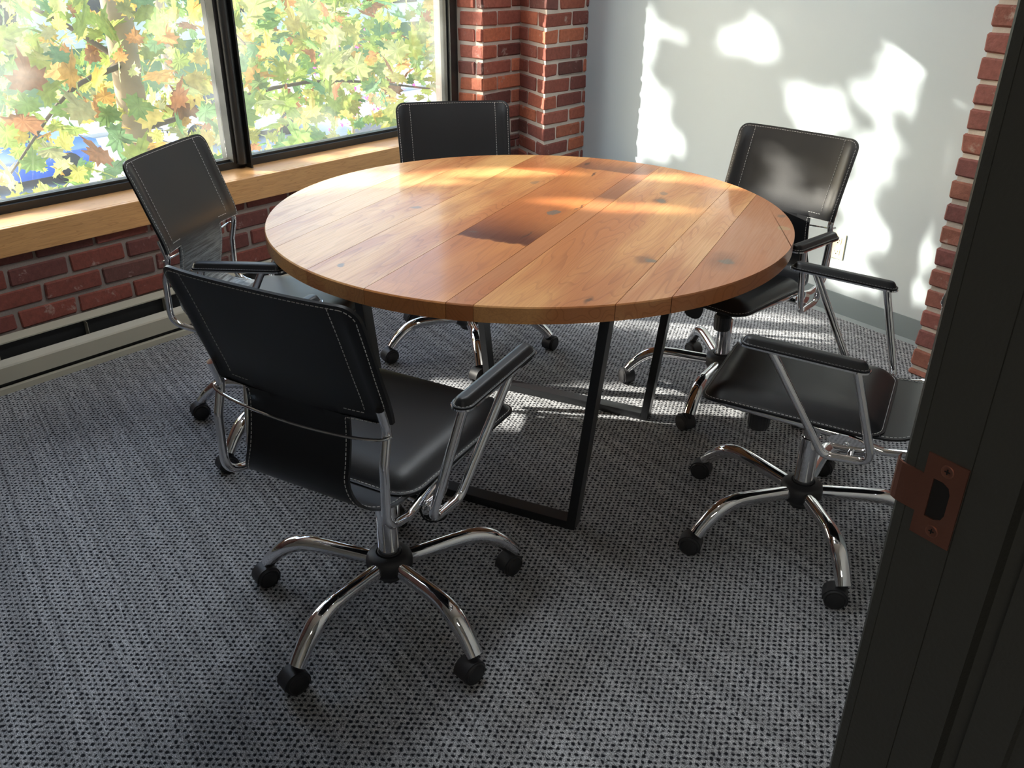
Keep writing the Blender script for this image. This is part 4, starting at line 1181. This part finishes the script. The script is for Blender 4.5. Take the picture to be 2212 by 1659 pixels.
# second tree: canopy between the sun and the window, throwing the dappled light
B2 = P(-5.2, 9.2, GZ)
mt2 = empty('maple_tree', B2); tag(mt2, 'tall maple tree farther left outside, its canopy dappling the sunlight', 'tree')
targets = []      # (point, radius)
def tw(x, y, r): targets.append((hit(x + (14 if x < 1470 else 0), y, MD, MW), r * .0026))
for q in [(1400, 62, 24), (1455, 75, 15), (1392, 22, 14), (1570, 85, 21), (1620, 92, 28), (1648, 70, 26), (1662, 95, 22), (1690, 37, 10), (1628, 112, 18),
          (1928, 20, 28), (1962, 92, 30), (1942, 130, 26), (1950, 168, 26), (1905, 200, 32), (1865, 205, 22), (1935, 205, 26), (1900, 232, 24),
          (1735, 212, 32), (1790, 232, 32), (1755, 250, 26), (1760, 285, 28), (1420, 212, 22), (1390, 240, 20), (1376, 200, 12), (1395, 285, 24), (1372, 320, 14),
          (1455, 310, 20), (1442, 285, 12), (1385, 150, 8), (1875, 328, 26), (1905, 320, 22), (1900, 350, 22), (1868, 355, 20), (1850, 430, 32), (1870, 480, 32),
          (1888, 512, 22), (1840, 525, 28), (1990, 425, 12), (1984, 480, 18), (1975, 540, 20), (1965, 600, 18), (2010, 280, 16), (2022, 310, 12), (2050, 140, 20),
          (2066, 180, 18), (2080, 110, 10), (2055, 5, 18), (2110, 20, 20), (1830, 600, 26), (1790, 590, 18), (1920, 640, 18), (1990, 640, 14), (1380, 125, 12), (1364, 250, 14), (1360, 290, 18), (1358, 335, 18), (1375, 270, 16), (1410, 330, 16)]: tw(*q)
def tf(x, y, r): targets.append((hit(x, y, Vector((0, 0, 1)), 0), max(r * 2.3, .11)))
for q in [(1100, 890, .08), (1120, 880, .05), (1150, 890, .06), (1190, 895, .06), (1230, 900, .06), (1270, 905, .06), (1300, 910, .05), (1150, 860, .05), (1420, 850, .05), (1470, 870, .04),
          (1520, 855, .04), (1560, 740, .06), (1610, 735, .06), (1660, 730, .06), (1700, 715, .05), (1420, 700, .03), (1360, 850, .04), (1600, 905, .015), (1680, 690, .05)]: tf(*q)
def tt(x, y, r): targets.append((hit(x, y, Vector((0, 0, 1)), TZ), max(r * 2.6, .085)))
for q in [(730, 392, .04), (770, 384, .05), (810, 385, .04), (860, 392, .03), (900, 385, .03), (1080, 372, .03), (1120, 370, .03), (1160, 372, .03), (1290, 445, .02), (1340, 447, .025), (1390, 450, .02), (1480, 385, .02), (1600, 400, .03)]: tt(*q)
for q in [(800, 326, .03), (737, 344, .02), (640, 372, .02), (120, 478, .04), (60, 490, .04), (180, 470, .03)]: targets.append((hit(q[0], q[1], Vector((0, 0, 1)), SILL_Z), .12))
for yy_ in range(-20, 230, 25): targets.append((hit(1031, yy_, UD, UREV - .004), .03))
fD = Vector((cos(radians(225.27)), sin(radians(225.27)), 0)); pD = Vector((.7712, 2.9298, 0)) - fD * .30
for q in [(1690, 352, .05), (1695, 412, .035), (1800, 395, .03), (1640, 300, .02)]: targets.append((hit(q[0], q[1], fD, pD.dot(fD)), q[2]))
# plane perpendicular to the sun
e1 = SUN.cross(Vector((0, 0, 1))).normalized(); e2 = e1.cross(SUN).normalized()
TG = np.array([(t[0].dot(e1), t[0].dot(e2), t[1] * .78) for t in targets])
cor = [P(u, NF, z) for u in (UL - .3, UR + .2) for z in (SILL_Z - .1, HEAD + .1)]
a0, a1 = min(c.dot(e1) for c in cor), max(c.dot(e1) for c in cor); b0, b1 = min(c.dot(e2) for c in cor), max(c.dot(e2) for c in cor)
s_base = P(2.1, NF, 1.4).dot(SUN)
items = []; ndrop = 0
area = (a1 - a0) * (b1 - b0)
for k in range(int(area * 1500)):
    a = rg.uniform(a0, a1); b = rg.uniform(b0, b1); s = s_base + rg.uniform(4.6, 6.6)
    size = rg.uniform(.12, .18)
    d = np.hypot(TG[:, 0] - a, TG[:, 1] - b) - TG[:, 2]
    if d.min() < size * .24: ndrop += 1; continue
    p = e1 * a + e2 * b + SUN * s
    # leaves roughly face the light
    R = (SUN.to_track_quat('Z', 'Y').to_matrix() @ Matrix.Rotation(rg.uniform(0, 2 * pi), 3, 'Z')) @ Matrix.Rotation(rg.gauss(0, .45), 3, 'X') @ Matrix.Rotation(rg.gauss(0, .45), 3, 'Y')
    items.append((p - B2, size, R, leafcol()))
print('canopy leaves', len(items), 'dropped', ndrop, 'area', area)
leaf_cloud(items, 'foliage', mt2)
trunk(mt2, B2, [B2, B2 + Vector((.05, 0, 3)), B2 + Vector((.1, .1, 5.5)), B2 + Vector((0, .2, 8.2))], .17, .09)
for k in range(12):
    s0 = B2 + Vector((.1, .1, rg.uniform(5, 8))); q = Vector(rg.choice(items)[0]) + B2
    mb = (s0 + q) / 2 + Vector((0, 0, .2))
    d = np.hypot(TG[:, 0] - q.dot(e1), TG[:, 1] - q.dot(e2)) - TG[:, 2]
    if d.min() > .08: trunk(mt2, B2, [s0, mb, q], .024, .008, 'branch')
# small distant trunks and a flowering shrub
for (u, n, r, lab) in [(3.0, 26.0, .20, 'street tree across the road seen at the far left of the left pane'), (14.0, 26.0, .18, 'street tree across the road seen beyond the mullion')]:
    B = P(u, n, GZ); e = empty('street_tree', B); tag(e, lab, 'tree', 'street trees beyond the maple')
    trunk(e, B, [B, B + Vector((.05, .05, 2.5)), B + Vector((.1, 0, 5.0)), B + Vector((0, .1, 7))], r, r * .6)
    its = []
    for k in range(260):
        q = Vector((rg.gauss(0, 1.2), rg.gauss(0, 1.2), rg.uniform(3.2, 6.5)))
        if in_beam(B + q, .15): continue
        its.append((q, rg.uniform(.12, .2), rmat(), leafcol()))
    leaf_cloud(its, 'foliage', e)
B = P(8.6, 10.8, GZ); fs_ = empty('flowering_shrub', B); tag(fs_, 'pink flowering shrub outside behind the mullion', 'shrub')
trunk(fs_, B, [B, B + Vector((0, 0, 1.5)), B + Vector((.1, .1, 2.9))], .05, .02)
its = []
for k in range(160): its.append((Vector((rg.gauss(0, .35), rg.gauss(0, .35), rg.gauss(3.0, .45))), rg.uniform(.05, .09), rmat(), (.85, .10, .35)))
leaf_cloud(its, 'blossom', fs_)
